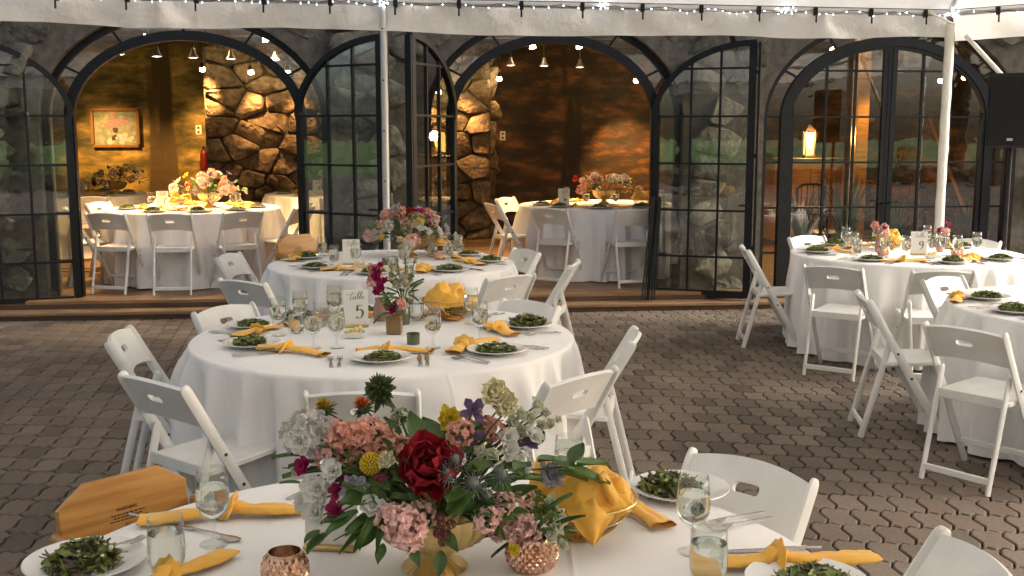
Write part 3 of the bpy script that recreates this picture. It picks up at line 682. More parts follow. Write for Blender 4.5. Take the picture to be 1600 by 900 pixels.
for x, y, h, n, lab in ((3.2, .62, 1.0, 46, 'spiky green plant indoors at the left of the right arch'), (3.65, .55, 1.25, 60, 'tallest spiky green plant behind the right arch glass'), (4.2, .6, .95, 44, 'spiky green plant behind the glass left of the corner pole'), (5.05, .6, .85, 34, 'small spiky green plant at the right of the right arch')):
    t = thing('potted_plant', lab, 'plant', B_(x, y, FZ), 'potted plants behind the right arch')
    b = MB(); b.lathe([(.1, 0), (.15, .26), (.16, .28), (.14, .28), (.13, .25), (.01, .25)], 16); O('pot', b.mesh('plant_pot', m_darkwood, True), t)
    b = MB()
    for k in range(n):
        a = rr.uniform(0, 2 * pi); L_ = h * rr.uniform(.5, 1); sp = rr.uniform(.1, .5) * L_
        P = [(math.cos(a) * (.04 + sp * q * q), math.sin(a) * (.04 + sp * q * q), .24 + L_ * (q - .25 * q * q * rr.uniform(.6, 1.4))) for q in (0, .3, .6, .85, 1)]
        b.tube(P, [.009, .012, .01, .006, .001], prof=[(-1, 0), (0, .25), (1, 0), (0, -.12)], up=(-math.sin(a) * .01, math.cos(a) * .01, 1))
    o = O('leaves', b.mesh('blade_leaves', m_blade), t); o['kind'] = 'stuff'

# ------------------------------------------------------------------ loudspeaker, wall box, leaning stands
t = thing('loudspeaker', 'black loudspeaker on a stand at the right edge by the tent', 'speaker', T(4.25, 9.35, 1.6) @ RZ(rad(-28)))
poly = [(-.19, -.16), (.19, -.16), (.19, .0), (.12, .17), (-.12, .17), (-.19, .0)]
b = MB(); b.prism([(x, y) for x, y in poly], 0, .62); 
sv, sf = hull([(x * (1 if 0 < z < .62 else .96), y * (1 if 0 < z < .62 else .96), z) for x, y in poly for z in (0, .02, .6, .62)]); b = MB(); b.add(sv, sf)
O('cabinet', b.mesh('speaker_cabinet', m_black), t); O('grille', MB().box((0, -.168, .31), (.35, .016, .57), None, .007).mesh('speaker_grille', m_grille), t); O('badge', MB().box((-.0, -.178, .07), (.045, .006, .02)).mesh('speaker_badge', m_alu), t)
t = thing('speaker_stand', 'black tripod stand carrying the loudspeaker at the right edge', 'stand', T(4.25, 9.35, 0))
b = MB(); b.tube([(0, 0, .25), (0, 0, 1.6)], .018, 10); O('pole', b.mesh('stand_pole', m_black, True), t)
for k in range(3):
    a = k * 2 * pi / 3 + .4; b = MB(); b.tube([(0, 0, .75), (math.cos(a) * .5, math.sin(a) * .5, .012)], .012, 8); b.tube([(0, 0, .35), (math.cos(a) * .28, math.sin(a) * .28, .34)], .008, 6); O('leg', b.mesh('stand_leg', m_black, True), t)
t = thing('electrical_box', 'grey electrical box on the stone wall at the right edge', 'box', B_(5.45, -.1, 1.0)); m_ebox = mat('grey_metal_box', (.25, .26, .27), .5, metal=.2)
O('body', MB().box((0, 0, .15), (.26, .14, .34), None, .01).mesh('ebox_body', m_ebox), t); O('conduit', MB().tube([(0, .02, .3), (0, .02, 1.4)], .02, 8).mesh('ebox_conduit', m_ebox, True), t); O('lid', MB().box((0, -.078, .15), (.2, .012, .28), None, .004).mesh('ebox_lid', m_ebox), t)
for k, (dx, lab) in enumerate(((0, 'black folded stand pole leaning by the middle arch, left one'), (.07, 'black folded stand pole leaning by the middle arch, right one'))):
    t = thing('folded_stand', lab, 'stand', B_(1.28 + dx, -.3, .09), 'folded stands at the middle arch'); 
    for s in (-1, 0, 1): b = MB(); b.tube([(s * .03, s * .01, 0), (.12 + s * .008, .22, 1.0)], .008, 6); O('pole', b.mesh('folded_pole', m_black, True), t)
# ------------------------------------------------------------------ white folding chair (faces +y)
RP = lambda a, b, c=.3: [(-a / 2, -b / 2 + b * c), (-a / 2 + a * c, -b / 2), (a / 2 - a * c, -b / 2), (a / 2, -b / 2 + b * c), (a / 2, b / 2 - b * c), (a / 2 - a * c, b / 2), (-a / 2 + a * c, b / 2), (-a / 2, b / 2 - b * c)]
PT, PF = Vector((0, -.26, .80)), Vector((0, .2, 0))
def post_y(z): return PF.y + (PT.y - PF.y) * z / .8
def bar_tube(p, q, w, d, m=m_resin, name='bar', up=(0, 1, .4), rt=True):
    p, q = Vector(p), Vector(q); L = (q - p).length; b = MB()
    st = [(0, .9), (.004 / L, 1), (1 - .03 / L, 1), (1 - .012 / L, .9), (1 - .003 / L, .68), (1, .4)] if rt else [(0, .92), (.004 / L, 1), (1 - .004 / L, 1), (1, .92)]
    b.tube([p + (q - p) * s for s, r in st], [r for s, r in st], prof=RP(w, d), up=up); return b.mesh(name, m, 35)
ch_post = bar_tube(PF, PT, .023, .046, name='chair_post', up=(0, .866, .5))
ch_leg = bar_tube((0, -.265, 0), (0, -.12, .575), .022, .034, name='chair_leg', up=(0, 1, .25))
def panel(nx, nz, fn, hole, th):
    v = []; w = nx + 1
    for s in (-.5, .5):
        for j in range(nz + 1):
            for i in range(w):
                p, n_ = fn(i / nx, j / nz); v.append(p + n_ * th * s)
    N = w * (nz + 1); fs = []; cell = lambda i, j: 0 <= i < nx and 0 <= j < nz and (i, j) not in hole
    for j in range(nz):
        for i in range(nx):
            if not cell(i, j): continue
            a, b_, c_, d = j * w + i, j * w + i + 1, (j + 1) * w + i + 1, (j + 1) * w + i
            fs += [(a, b_, c_, d), (a + N, d + N, c_ + N, b_ + N)]
            if not cell(i, j - 1): fs.append((a, a + N, b_ + N, b_))
            if not cell(i, j + 1): fs.append((c_, c_ + N, d + N, d))
            if not cell(i - 1, j): fs.append((d, d + N, a + N, a))
            if not cell(i + 1, j): fs.append((b_, b_ + N, c_ + N, c_))
    m = MB(); m.add(v, fs); return m
slope = (PT - PF).normalized(); nrm_ = Vector((0, slope.z, -slope.y))
def back_fn(u, v):
    x = (u - .5) * .385; q = 1 - (2 * u - 1) ** 2
    s0 = .685 + .02 * q; s1 = .865 + .02 * q
    base = PF + slope * ((s0 + (s1 - s0) * v) / .865 * .905)
    return Vector((x, base.y - .022 * q, base.z)), nrm_
def slotted_back(th=.017, n=20):
    """curved panel with a capsule shaped hand hole"""
    outer = [(i / n, 0) for i in range(n + 1)] + [(1, .5)] + [(1 - i / n, 1) for i in range(n + 1)] + [(0, .5)]
    inner = [(.5 + .085 + .03 * math.sin(a), .53 + .085 * math.cos(a)) for a in [pi * k / 6 for k in range(7)]] + [(.5 + i * .028, .445) for i in (2, 1, 0, -1, -2)] + [(.5 - .085 - .03 * math.sin(a), .53 - .085 * math.cos(a)) for a in [pi * k / 6 for k in range(7)]] + [(.5 + i * .028, .615) for i in (-2, -1, 0, 1, 2)]
    bm = bmesh.new(); ed = []
    for lp in (outer, inner):
        vs_ = [bm.verts.new((x, y, 0)) for x, y in lp]; ed += [bm.edges.new((vs_[k], vs_[(k + 1) % len(vs_)])) for k in range(len(vs_))]
    bmesh.ops.triangle_fill(bm, edges=ed, use_beauty=True, normal=(0, 0, 1)); bm.verts.index_update()
    uv = [(v.co.x, v.co.y) for v in bm.verts]; fs = []
    for f in bm.faces:
        q = [v.index for v in f.verts]; fs.append(q if f.normal.z > 0 else q[::-1])
    bm.free(); N = len(uv); v = []
    for s_ in (-.5, .5):
        for u_, w_ in uv: p, n_ = back_fn(u_, w_); v.append(p + n_ * th * s_)
    F_ = [tuple(q) for q in fs] + [tuple(i + N for i in q[::-1]) for q in fs]; no, ni = len(outer), len(inner)
    F_ += [(k, k + N, (k + 1) % no + N, (k + 1) % no) for k in range(no)] + [(no + k, no + (k + 1) % ni, no + (k + 1) % ni + N, no + k + N)[::-1] for k in range(ni)]
    m = MB(); m.add(v, F_); return m
ch_back = slotted_back().mesh('chair_backrest', m_resin, 40)
pol = []
for cx_, cy_, a0 in ((.15, .17, 0), (-.15, .17, 90), (-.165, -.16, 180), (.165, -.16, 270)):
    for k in range(5): pol.append((cx_ + .03 * math.cos(rad(a0 + k * 22.5)), cy_ + .03 * math.sin(rad(a0 + k * 22.5))))
b = MB(); nP = len(pol)
v = [(x * s, y * s, z + y * .04) for s, z in ((.93, -.014), (1, -.008), (1, .008), (.965, .014), (.86, .010), (.5, .006)) for x, y in pol]
b.add(v, [tuple(range(nP))[::-1], tuple(range(5 * nP, 6 * nP))] + [(r * nP + k, r * nP + (k + 1) % nP, (r + 1) * nP + (k + 1) % nP, (r + 1) * nP + k) for r in range(5) for k in range(nP)])
ch_seat = b.mesh('chair_seat', m_resin, 35)
b = MB(); b.box((0, 0, 0), (.35, .02, .05), None, .004); ch_apron = b.mesh('chair_apron', m_resin, 30)
b = MB(); b.box((0, 0, 0), (.35, .018, .034), None, .004); ch_rail = b.mesh('chair_rail', m_resin, 30)
b = MB(); b.box((0, 0, 0), (.388, .018, .032), None, .004); ch_rail2 = b.mesh('chair_front_rail', m_resin, 30)
b = MB(); b.tube([(-.0025, 0, 0), (.0025, 0, 0)], .007, 8); ch_bolt = b.mesh('chair_bolt', m_bolt)
parts = []
for s in (-1, 1):
    parts += [('post', ch_post, T(s * .205, 0, 0), [('bolt', ch_bolt, T(s * .0125, post_y(.5), .5)), ('bolt', ch_bolt, T(s * .0125, post_y(.36), .36))]), ('leg', ch_leg, T(s * .176, 0, 0))]
parts += [('backrest', ch_back), ('seat', ch_seat, T(0, .03, .44)), ('apron', ch_apron, T(0, -.152, .435)), ('stretcher', ch_rail, T(0, -.25, .065)), ('stretcher', ch_rail2, T(0, post_y(.13), .13))]
CHAIR = parts
def chair(tab, a, r, label, turn=0, z=0):
    """back of the chair at distance r from the table centre, direction a degrees"""
    cx, cy_ = tab; A = rad(a); d = r - .25
    build('folding_chair', CHAIR, label, 'chair', T(cx + d * math.cos(A), cy_ + d * math.sin(A), z) @ RZ(A + pi / 2 + rad(turn)), 'white folding chairs')
# wooden high chair, octagonal back
def wood_box(c, d, nm, bev=.004): return MB().box(c, d, None, bev).mesh(nm, m_pine, 30)
b = MB(); oc = [(-.2, .5), (.2, .5), (.2, .74), (.115, .80), (-.115, .80), (-.2, .74)]
v = [(x * .985, y_, .65 + (z - .65) * .985) for y_ in (-.013,) for x, z in oc] + [(x, y_, z) for y_ in (-.01, .01) for x, z in oc] + [(x * .985, .013, .65 + (z - .65) * .985) for x, z in oc]
b.add(v, [tuple(range(6)), tuple(range(18, 24))[::-1]] + [(r * 6 + (k + 1) % 6, r * 6 + k, (r + 1) * 6 + k, (r + 1) * 6 + (k + 1) % 6) for r in range(3) for k in range(6)])
hc_back = b.mesh('high_chair_back', m_pine, 30)
def text_mesh(s, size, m, name):
    cu = bpy.data.curves.new(name, 'FONT'); cu.body = s; cu.size = size; cu.extrude = .0004; cu.align_x = 'CENTER'; cu.align_y = 'CENTER'; cu.resolution_u = 3
    ob = bpy.data.objects.new(name, cu); col.objects.link(ob); dg = bpy.context.evaluated_depsgraph_get(); dg.update()
    me = bpy.data.meshes.new_from_object(ob.evaluated_get(dg)); bpy.data.objects.remove(ob); me.name = name; me.materials.clear(); me.materials.append(m); return me
m_print = mat('dark_print', (.035, .016, .006), .7)
hc_head = text_mesh('WARNING', .014, m_print, 'warning_print')
b = MB(); rr = random.Random(4)
for k, (y_, w_) in enumerate(((0, .1), (-.009, .085), (-.018, .11))):
    x = -w_ / 2
    while x < w_ / 2:
        d = rr.uniform(.005, .013); b.box((x + d / 2, y_, 0), (d, .0035, .0006)); x += d + .0025
hc_lines = b.mesh('small_print', m_print)
hc_foot = text_mesh('JSC', .014, m_print, 'maker_print')
HIGH = [('backrest', hc_back, T(0, -.19, 0) @ RX(rad(6)), [('warning_print', hc_head, T(0, .0145, .7) @ RZ(pi) @ RX(pi / 2)), ('small_print', hc_lines, T(0, .0142, .685) @ RZ(pi) @ RX(pi / 2)), ('maker_print', hc_foot, T(0, .0145, .65) @ RZ(pi) @ RX(pi / 2))])]
for s in (-1, 1):
    HIGH += [('leg', bar_tube((s * .235, -.32, 0), (s * .212, -.245, .64), .035, .035, m_pine, 'high_chair_leg', rt=False)), ('leg', bar_tube((s * .235, .24, 0), (s * .212, .12, .62), .035, .035, m_pine, 'high_chair_leg', rt=False)),
             ('arm', bar_tube((s * .218, -.25, .66), (s * .218, .18, .64), .03, .045, m_pine, 'high_chair_arm', up=(0, 0, 1), rt=False)), ('side_rail', bar_tube((s * .225, -.29, .28), (s * .225, .17, .28), .02, .04, m_pine, 'high_chair_rail', up=(0, 0, 1), rt=False))]
HIGH += [('seat', wood_box((0, -.07, .46), (.39, .36, .02), 'high_chair_seat')), ('front_rail', wood_box((0, .165, .63), (.4, .025, .045), 'high_chair_front')), ('foot_rail', wood_box((0, .2, .24), (.42, .03, .06), 'high_chair_foot'))]
def high_chair(tab, a, r, label, turn=0, tall=1):
    A = rad(a); d = r - .2
    build('high_chair', HIGH, label, 'high chair', T(tab[0] + d * math.cos(A), tab[1] + d * math.sin(A), 0) @ RZ(A + pi / 2 + rad(turn)) @ SC(1, 1, tall), 'wooden high chairs')

# ------------------------------------------------------------------ tablecloths
def cloth_mesh(seed, R_=.915, TH=.762, nf=15):
    r = random.Random(seed); ph = [r.uniform(0, 6.28) for _ in range(5)]; am = [r.uniform(.5, 1.3) for _ in range(40)]
    seg = 300; prof = [(.0, 0)] + [(R_ * k / 6, 0) for k in range(1, 6)] + [(R_ - .008, 0), (R_ - .002, .002), (R_ + .003, .007), (R_ + .006, .018)]
    N = 16; drop = TH - .012; b = MB(); vs_ = [(0, 0, TH)]; rings = []
    def fold(th):
        q = th + .13 * math.sin(2 * th + ph[0]) + .07 * math.sin(5 * th + ph[1]); x = q * nf + ph[2]
        k = int((x / (2 * pi)) % nf); s = .5 + .5 * math.sin(x)
        return (s ** 1.7 - .3) * am[k] + .18 * math.sin(3 * th + ph[3]) + .16 * math.sin(x * 2.37 + ph[1])
    F = [fold(2 * pi * k / seg) for k in range(seg)]
    lev = [(p, 0) for p in prof[1:]] + [((R_ + .008, .02 + (drop - .02) * (j / N)), j / N) for j in range(1, N + 1)]
    for (p, t) in lev:
        for k in range(seg):
            th = 2 * pi * k / seg; a = min(1, t * 2.8) ** .6
            q = p[0] + .03 * t + .1 * a * F[k]; hem = (.006 * math.sin(4 * th + ph[4])) * (t if t == 1 else 0)
            vs_.append((q * math.cos(th), q * math.sin(th), TH - p[1] + hem))
    fs = [(0, 1 + k, 1 + (k + 1) % seg) for k in range(seg)]
    for i in range(len(lev) - 1):
        fs += [(1 + i * seg + k, 1 + (i + 1) * seg + k, 1 + (i + 1) * seg + (k + 1) % seg, 1 + i * seg + (k + 1) % seg) for k in range(seg)]
    b.add(vs_, fs); return b.mesh('tablecloth', m_cloth, 'all')
CL = [cloth_mesh(k, nf=n) for k, n in ((1, 21), (2, 24), (3, 19))]
TZ = .764

# ------------------------------------------------------------------ tableware
b = MB(); b.lathe([(.001, .004), (.075, .004), (.085, .006), (.105, .014), (.132, .021), (.135, .022), (.134, .0245), (.105, .018), (.08, .009), (.001, .008)], 40); plate_me = b.mesh('plate', m_china, 30)
m_gl = mat('salad_green', (.1, .15, .025), .45, c2=(.3, .34, .09), vscale=45, rnd=.15); m_gd = mat('salad_dark', (.03, .035, .015), .5, c2=(.1, .05, .035), vscale=45)
m_feta = mat('salad_cheese', (.75, .7, .58), .6); m_crumb = mat('salad_onion', (.4, .22, .16), .5)
def salad_parts(seed, rough=1.0, k=1):
    r = random.Random(seed); out = []
    for nm, m, n, sz in (('green_leaves', m_gl, 300, .018), ('dark_leaves', m_gd, 120, .017)):
        b = MB()
        for i in range(n):
            a = r.uniform(0, 6.28); q = r.uniform(0, 1) ** .6 * .082; h = (.006 + .036 * (1 - (q / .09) ** 2)) * r.uniform(.2, 1) * rough
            L = sz * r.uniform(.6, 1.3); W = L * r.uniform(.2, .5); cu = r.uniform(-.9, .9)
            M = T(q * math.cos(a), q * math.sin(a), .014 + h) @ RZ(r.uniform(0, 6.28)) @ RX(r.uniform(-.9, .9)) @ RY(r.uniform(-.7, .5))
            b.grid(lambda u, v: ((u - .5) * 2 * L, (v - .5) * 2 * W * math.sin(pi * min(.97, max(.06, u))) * (1 + .25 * math.sin(u * 14)), .35 * W * abs(v - .5) * 2 + cu * L * (u - .5) ** 2 * 3), 5, 2, M)
        out.append((nm, b.mesh(nm, m, 'all')))
    b = MB()
    for i in range(10 * k):
        a = r.uniform(0, 6.28); q = r.uniform(0, .065); s = r.uniform(.004, .008)
        b.box((0, 0, 0), (s, s * 1.3, s), T(q * math.cos(a), q * math.sin(a), .034 * rough + .014 * r.random()) @ RZ(a) @ RX(a), .001)
    out.append(('cheese_crumbs', b.mesh('cheese_crumbs', m_feta))); return out
SAL = [salad_parts(k) for k in (1, 2, 3)]; SALX = salad_parts(9, 1.2, 3)
def crumple(b, seed, a1, f1, a2, f2):      # sharp little creases in cloth
    o_ = Vector((seed * 3.7, seed * 1.3, seed * 2.1)); out = []
    for p in b.v:
        q = Vector(p); d = noise.noise_vector(q * f1 + o_) * a1 + noise.noise_vector(q * f2 + o_) * a2
        rg = (.35 - abs(noise.noise(q * f1 * .8 + o_ * 2))) * a1 * 1.6; out.append((p[0] + d.x, p[1] + d.y, max(.002, p[2] + d.z * .5 + rg)))
    b.v = out
# folded and knotted napkin
def napkin_mesh(seed, bend=.5, L1=.2, L2=.16):
    r = random.Random(seed); b = MB(); NS = 22
    def sweep(P, R_, hh, ph, lob=.16):
        vs_ = []; n = len(P)
        for i in range(n):
            t = Vector(P[min(i + 1, n - 1)]) - Vector(P[max(i - 1, 0)]); t.normalize(); sd = Vector((-t.y, t.x, 0)).normalized(); u_ = t.cross(sd) * -1
            if u_.z < 0: u_ = -u_
            q = i / (n - 1)
            for k in range(NS):
                a = 2 * pi * k / NS; c_ = 1 + lob * math.sin(4 * a + ph + 1.3 * q) + .5 * lob * math.sin(7 * a + 2 * ph - 2 * q)
                vs_.append(Vector(P[i]) + sd * (math.cos(a) * R_[i]) * (1 + .5 * lob * math.sin(2 * a + 3 * q)) + u_ * (math.sin(a) * R_[i] * hh[i] * c_))
        b.add(vs_, [(i * NS + k, i * NS + (k + 1) % NS, (i + 1) * NS + (k + 1) % NS, (i + 1) * NS + k) for i in range(n - 1) for k in range(NS)])
    def arm(L, ang, side):
        n = 14; P = []; R_ = []; hh = []; ph = r.uniform(0, 6)
        for i in range(n + 1):
            t = i / n; a = ang + bend * t * side * .5
            R_.append(.016 + .019 * t ** .7 + .0025 * math.sin(t * 9 + seed * 2)); hh.append(.66 - .42 * t ** .6)
            P.append((math.cos(a) * L * t, math.sin(a) * L * t, .004 + R_[-1] * hh[-1] + .008 * (1 - t) ** 2))
        sweep(P, R_, hh, ph)
        d = Vector(P[-1]) - Vector(P[-2]); e = Vector(P[-1])          # inner layers at the open end
        sweep([e - d * 3, e - d * 1.2, e - d * .35], [R_[-1] * .8, R_[-1] * .84, R_[-1] * .86], [hh[-1] * .75] * 3, ph + 1)
        sweep([e - d * 3, e - d * 1.4, e - d * .6], [R_[-1] * .55, R_[-1] * .58, R_[-1] * .6], [hh[-1] * .5] * 3, ph + 2)
    arm(L1, r.uniform(-.15, .15), 1); arm(L2, pi + r.uniform(-.5, .5), -1)
    n = 18; P = [(.013 * math.sin(2 * pi * k / n) + .004 * math.cos(4 * pi * k / n), .027 * math.cos(2 * pi * k / n), .024 + .019 * math.sin(2 * pi * k / n + .4)) for k in range(n)]
    b.tube(P, [.011 + .0025 * math.sin(k * 2.3) for k in range(n)], prof=[((1.75 + .25 * math.sin(3 * a)) * math.cos(a), .55 * math.sin(a) * (1 + .3 * math.sin(5 * a))) for a in [2 * pi * k / 14 for k in range(14)]], closed=True)
    b.tube([(-.032, -.024, .018), (-.005, .0, .037), (.02, .022, .026), (.05, .042, .01)], [.010, .016, .017, .012], prof=[(1.2 * math.cos(a), .55 * math.sin(a)) for a in [2 * pi * k / 12 for k in range(12)]])
    crumple(b, seed, .0035, 38, .0016, 95)
    return b.mesh('napkin', m_nap, 'all')
NAP = [napkin_mesh(1, .5), napkin_mesh(2, -.7, .22, .14), napkin_mesh(3, .9, .18, .18), napkin_mesh(4, -.3, .21, .13)]
def sol(path, m, nm): # flat metal strip with widths: (x, width, z)
    b = MB(); n = len(path); v = []
    for x, w, z in path: v += [(-w, x, z), (-w * .5, x, z + .0022), (w * .5, x, z + .0022), (w, x, z), (0, x, z - .001)]
    fs = [(i * 5 + k, i * 5 + (k + 1) % 5, (i + 1) * 5 + (k + 1) % 5, (i + 1) * 5 + k) for i in range(n - 1) for k in range(5)]
    b.add(v, fs + [tuple(range(5))[::-1], tuple((n - 1) * 5 + k for k in range(5))]); return b
b = sol([(-.1, .003, .002), (-.095, .008, .002), (-.06, .007, .003), (0, .0035, .006), (.03, .004, .008), (.042, .011, .006), (.055, .0125, .004)], m_steel, 'fork')
for k in range(4): b.tube([(-.0105 + k * .007, .054, .004), (-.0105 + k * .007, .08, .003), (-.0105 + k * .007, .1, .007)], [.0022, .002, .0012], 6)
fork_me = b.mesh('fork', m_steel, True)
knife_me = sol([(-.12, .004, .004), (-.115, .009, .004), (-.03, .0075, .005), (-.015, .006, .004), (0, .0095, .002), (.07, .0105, .002), (.1, .008, .002), (.115, .002, .002)], m_steel, 'knife').mesh('knife', m_steel, True)
spoon_me = sol([(-.1, .003, .002), (-.095, .008, .002), (0, .0035, .006), (.03, .004, .006), (.045, .014, .003), (.065, .019, .002), (.085, .015, .003), (.095, .004, .005)], m_steel, 'spoon').mesh('spoon', m_steel, True)
# stemmed water goblet and tumbler, each with its water
def gobmesh(s=1):
    b = MB(); b.lathe([(.001, .0), (.034, .0), (.036, .002), (.03, .005), (.008, .011), (.0048, .025), (.0052, .05), (.012, .062), (.03, .08), (.039, .1), (.0405, .12), (.037, .165), (.034, .188), (.0328, .188), (.0358, .163), (.0392, .12), (.0377, .1), (.0288, .083), (.011, .068), (.001, .066)], 28, cap=False); g_ = b.mesh('goblet_glass', m_glass, 'all')
    b = MB(); b.lathe([(.001, .0655), (.0112, .0675), (.029, .0825), (.0379, .1), (.0394, .12), (.0383, .14), (.0377, .145), (.001, .145)], 28, cap=False); return g_, b.mesh('goblet_water', m_water, 25)
GOB, GOBW = gobmesh()
b = MB(); b.lathe([(.001, 0), (.027, 0), (.031, .003), (.0385, .03), (.04, .055), (.038, .1), (.0365, .125), (.0352, .125), (.0366, .1), (.0386, .055), (.037, .031), (.029, .01), (.001, .009)], 28, cap=False); TUM = b.mesh('tumbler_glass', m_glass, 'all')
b = MB(); b.lathe([(.001, .0085), (.0292, .0095), (.0372, .031), (.0388, .055), (.0374, .085), (.037, .09), (.001, .09)], 28, cap=False); TUMW = b.mesh('tumbler_water', m_water, 25)
def goblet(p, label, s=1): build('goblet', [('bowl', GOB), ('water', GOBW)], label, 'glass', T(p[0], p[1], TZ + (p[2] if len(p) > 2 else 0)) @ SC(s), 'water goblets')
def tumbler(p, label, s=1): build('tumbler', [('cup', TUM), ('water', TUMW)], label, 'glass', T(p[0], p[1], TZ + (p[2] if len(p) > 2 else 0)) @ SC(s), 'water tumblers')
# faceted votive
def votive_mesh(h=.07, r0=.043, nr=6, seg=18):
    b = MB(); v = []; prof = lambda t: r0 * (.74 + .36 * math.sin(pi * (t * .82 + .1)))
    for i in range(nr + 1):
        for k in range(seg):
            a = 2 * pi * (k + .5 * (i % 2)) / seg; t = i / nr; v.append((prof(t) * math.cos(a), prof(t) * math.sin(a), h * t))
    fs = []; N = len(v)
    for i in range(0, nr - 1):
        for k in range(seg):
            o_ = i % 2; bot = i * seg + k; l_ = (i + 1) * seg + ((k - 1 + o_) % seg); r_ = (i + 1) * seg + ((k + o_) % seg); tp = (i + 2) * seg + k
            c_ = Vector(v[l_]) + Vector(v[r_]); a = math.atan2(c_.y, c_.x); rr_ = prof((i + 1) / nr) * 1.1
            v.append((rr_ * math.cos(a), rr_ * math.sin(a), h * (i + 1) / nr)); m_ = len(v) - 1
            fs += [(bot, r_, m_), (r_, tp, m_), (tp, l_, m_), (l_, bot, m_)]
    b.add(v, fs); b.lathe([(.001, .002), (prof(0), 0), (prof(.08), h * .08)], seg, cap=False)
    b.lathe([(prof(.9), h * .9), (prof(1) * 1.0, h * 1.02), (prof(1) * .94, h * 1.02), (prof(.5) * .9, h * .5), (prof(.1) * .8, h * .06), (.001, h * .06)], seg, cap=False)
    return b.mesh('votive', m_votive, 25)
VOT = votive_mesh(); VOTB = votive_mesh(.075, .052, 8, 22)
m_candle = mat('candle_wax', (.8, .74, .6), .5); b = MB(); b.lathe([(.001, .006), (.028, .006), (.028, .02), (.001, .019)], 16, cap=False); CAND = b.mesh('candle', m_candle, 30)
def votive(p, label, s=1): build('votive_holder', [('cup', VOT), ('candle', CAND)], label, 'candle holder', T(p[0], p[1], TZ + (p[2] if len(p) > 2 else 0)) @ SC(s), 'faceted bronze votive holders')
# butter dish
b = MB(); b.box((0, 0, .016), (.105, .085, .003)); b = MB()
for (x0, y0, x1, y1, z0, z1) in ((0, 0, .046, .036, 0, .004),): b.box((0, 0, .004), (.08, .06, .006), None, .002)
for s in (-1, 1): b.box((0, 0, 0), (.004, .074, .026), T(s * .047, 0, .015) @ RY(s * .35), .0012); b.box((0, 0, 0), (.1, .004, .026), T(0, s * .037, .015) @ RX(-s * .35), .0012)
DISH = b.mesh('butter_dish', m_china, 30); b = MB(); rr = random.Random(2)
for k in range(8): b.lathe([(.001, -.011), (.008, -.009), (.012, 0), (.008, .009), (.001, .011)], 8, T(rr.uniform(-.03, .03), rr.uniform(-.02, .02), .02 + .011 * (k % 3)) @ RX(rr.uniform(0, 3)))
BUT = b.mesh('butter_curls', m_butter, True)
def butter(p, label, a=0): build('butter_dish', [('dish', DISH), ('butter', BUT)], label, 'dish', T(p[0], p[1], TZ + (p[2] if len(p) > 2 else 0)) @ RZ(a), 'butter dishes')
# table number cards with written strokes
def ribbon(P, W, y=0, M=None):
    b = MB(); n = len(P); v = []
    for i in range(n):
        d = Vector((P[min(i + 1, n - 1)][0] - P[max(i - 1, 0)][0], P[min(i + 1, n - 1)][1] - P[max(i - 1, 0)][1])); d.normalize(); q = Vector((-d.y, d.x)) * W[i]
        v += [(P[i][0] + q.x, y, P[i][1] + q.y), (P[i][0] - q.x, y, P[i][1] - q.y)]
    b.add(v, [(2 * i, 2 * i + 1, 2 * i + 3, 2 * i + 2) for i in range(n - 1)], M); return b
def spline(C, n=10):
    C = [C[0]] + list(C) + [C[-1]]; out = []
    for i in range(1, len(C) - 2):
        p0, p1, p2, p3 = C[i - 1], C[i], C[i + 1], C[i + 2]
        for k in range(n):
            t = k / n; out.append(tuple(.5 * (2 * p1[a] + (p2[a] - p0[a]) * t + (2 * p0[a] - 5 * p1[a] + 4 * p2[a] - p3[a]) * t * t + (3 * p1[a] - p0[a] - 3 * p2[a] + p3[a]) * t ** 3) for a in (0, 1)))
    return out + [C[-2]]
def pen(C, thick=.0012, thin=.0004, ang=1.0):
    P = spline(C); W = []
    for i in range(len(P)):
        dx = P[min(i + 1, len(P) - 1)][0] - P[max(i - 1, 0)][0]; dy = P[min(i + 1, len(P) - 1)][1] - P[max(i - 1, 0)][1]; a = math.atan2(dy, dx)
        W.append(thin + (thick - thin) * abs(math.sin(a - .2)) ** 1.6)
    return ribbon(P, W)
S_ = .001
def sc_(L, s=1, dx=0, dz=0): return [((x * s + dx) * S_, (z * s + dz) * S_) for x, z in L]
word = MB()
for st in ([(-46, 62), (-36, 68), (-22, 67), (-6, 72)], [(-13, 80), (-20, 62), (-26, 46), (-22, 40), (-14, 46), (-9, 54)], [(2, 54), (-4, 58), (-11, 52), (-11, 44), (-5, 44), (2, 54), (0, 45), (6, 45), (11, 56)],
           [(11, 56), (20, 76), (18, 80), (13, 70), (9, 48), (14, 44), (20, 48), (18, 56), (25, 56)], [(25, 56), (34, 77), (31, 81), (26, 70), (22, 50), (26, 45), (32, 50)], [(31, 49), (39, 52), (39, 58), (34, 57), (32, 49), (37, 44), (47, 50)]):
    word.merge(pen(sc_(st), .0016, .0005))
DIG = {'5': [[(24, 18), (2, 18)], [(2, 18), (0, -6), (10, 0), (22, -6), (25, -20), (18, -36), (4, -40), (-6, -34)]], '8': [[(10, 18), (0, 10), (4, -4), (18, -14), (22, -28), (10, -40), (-2, -30), (2, -14), (16, -2), (20, 10), (10, 18)]],
       '9': [[(20, 2), (16, -8), (6, -10), (-2, 0), (2, 14), (12, 18), (20, 10), (21, -8), (16, -28), (2, -40)]], '7': [[(-2, 18), (24, 18), (14, -4), (8, -40)]], '3': [[(0, 12), (12, 18), (20, 8), (8, -8), (22, -18), (18, -36), (4, -40), (-4, -32)]], '4': [[(16, -40), (16, 18), (-4, -20), (26, -20)]], '6': [[(20, 16), (6, 4), (-2, -20), (4, -38), (16, -38), (20, -24), (12, -14), (0, -22)]]}
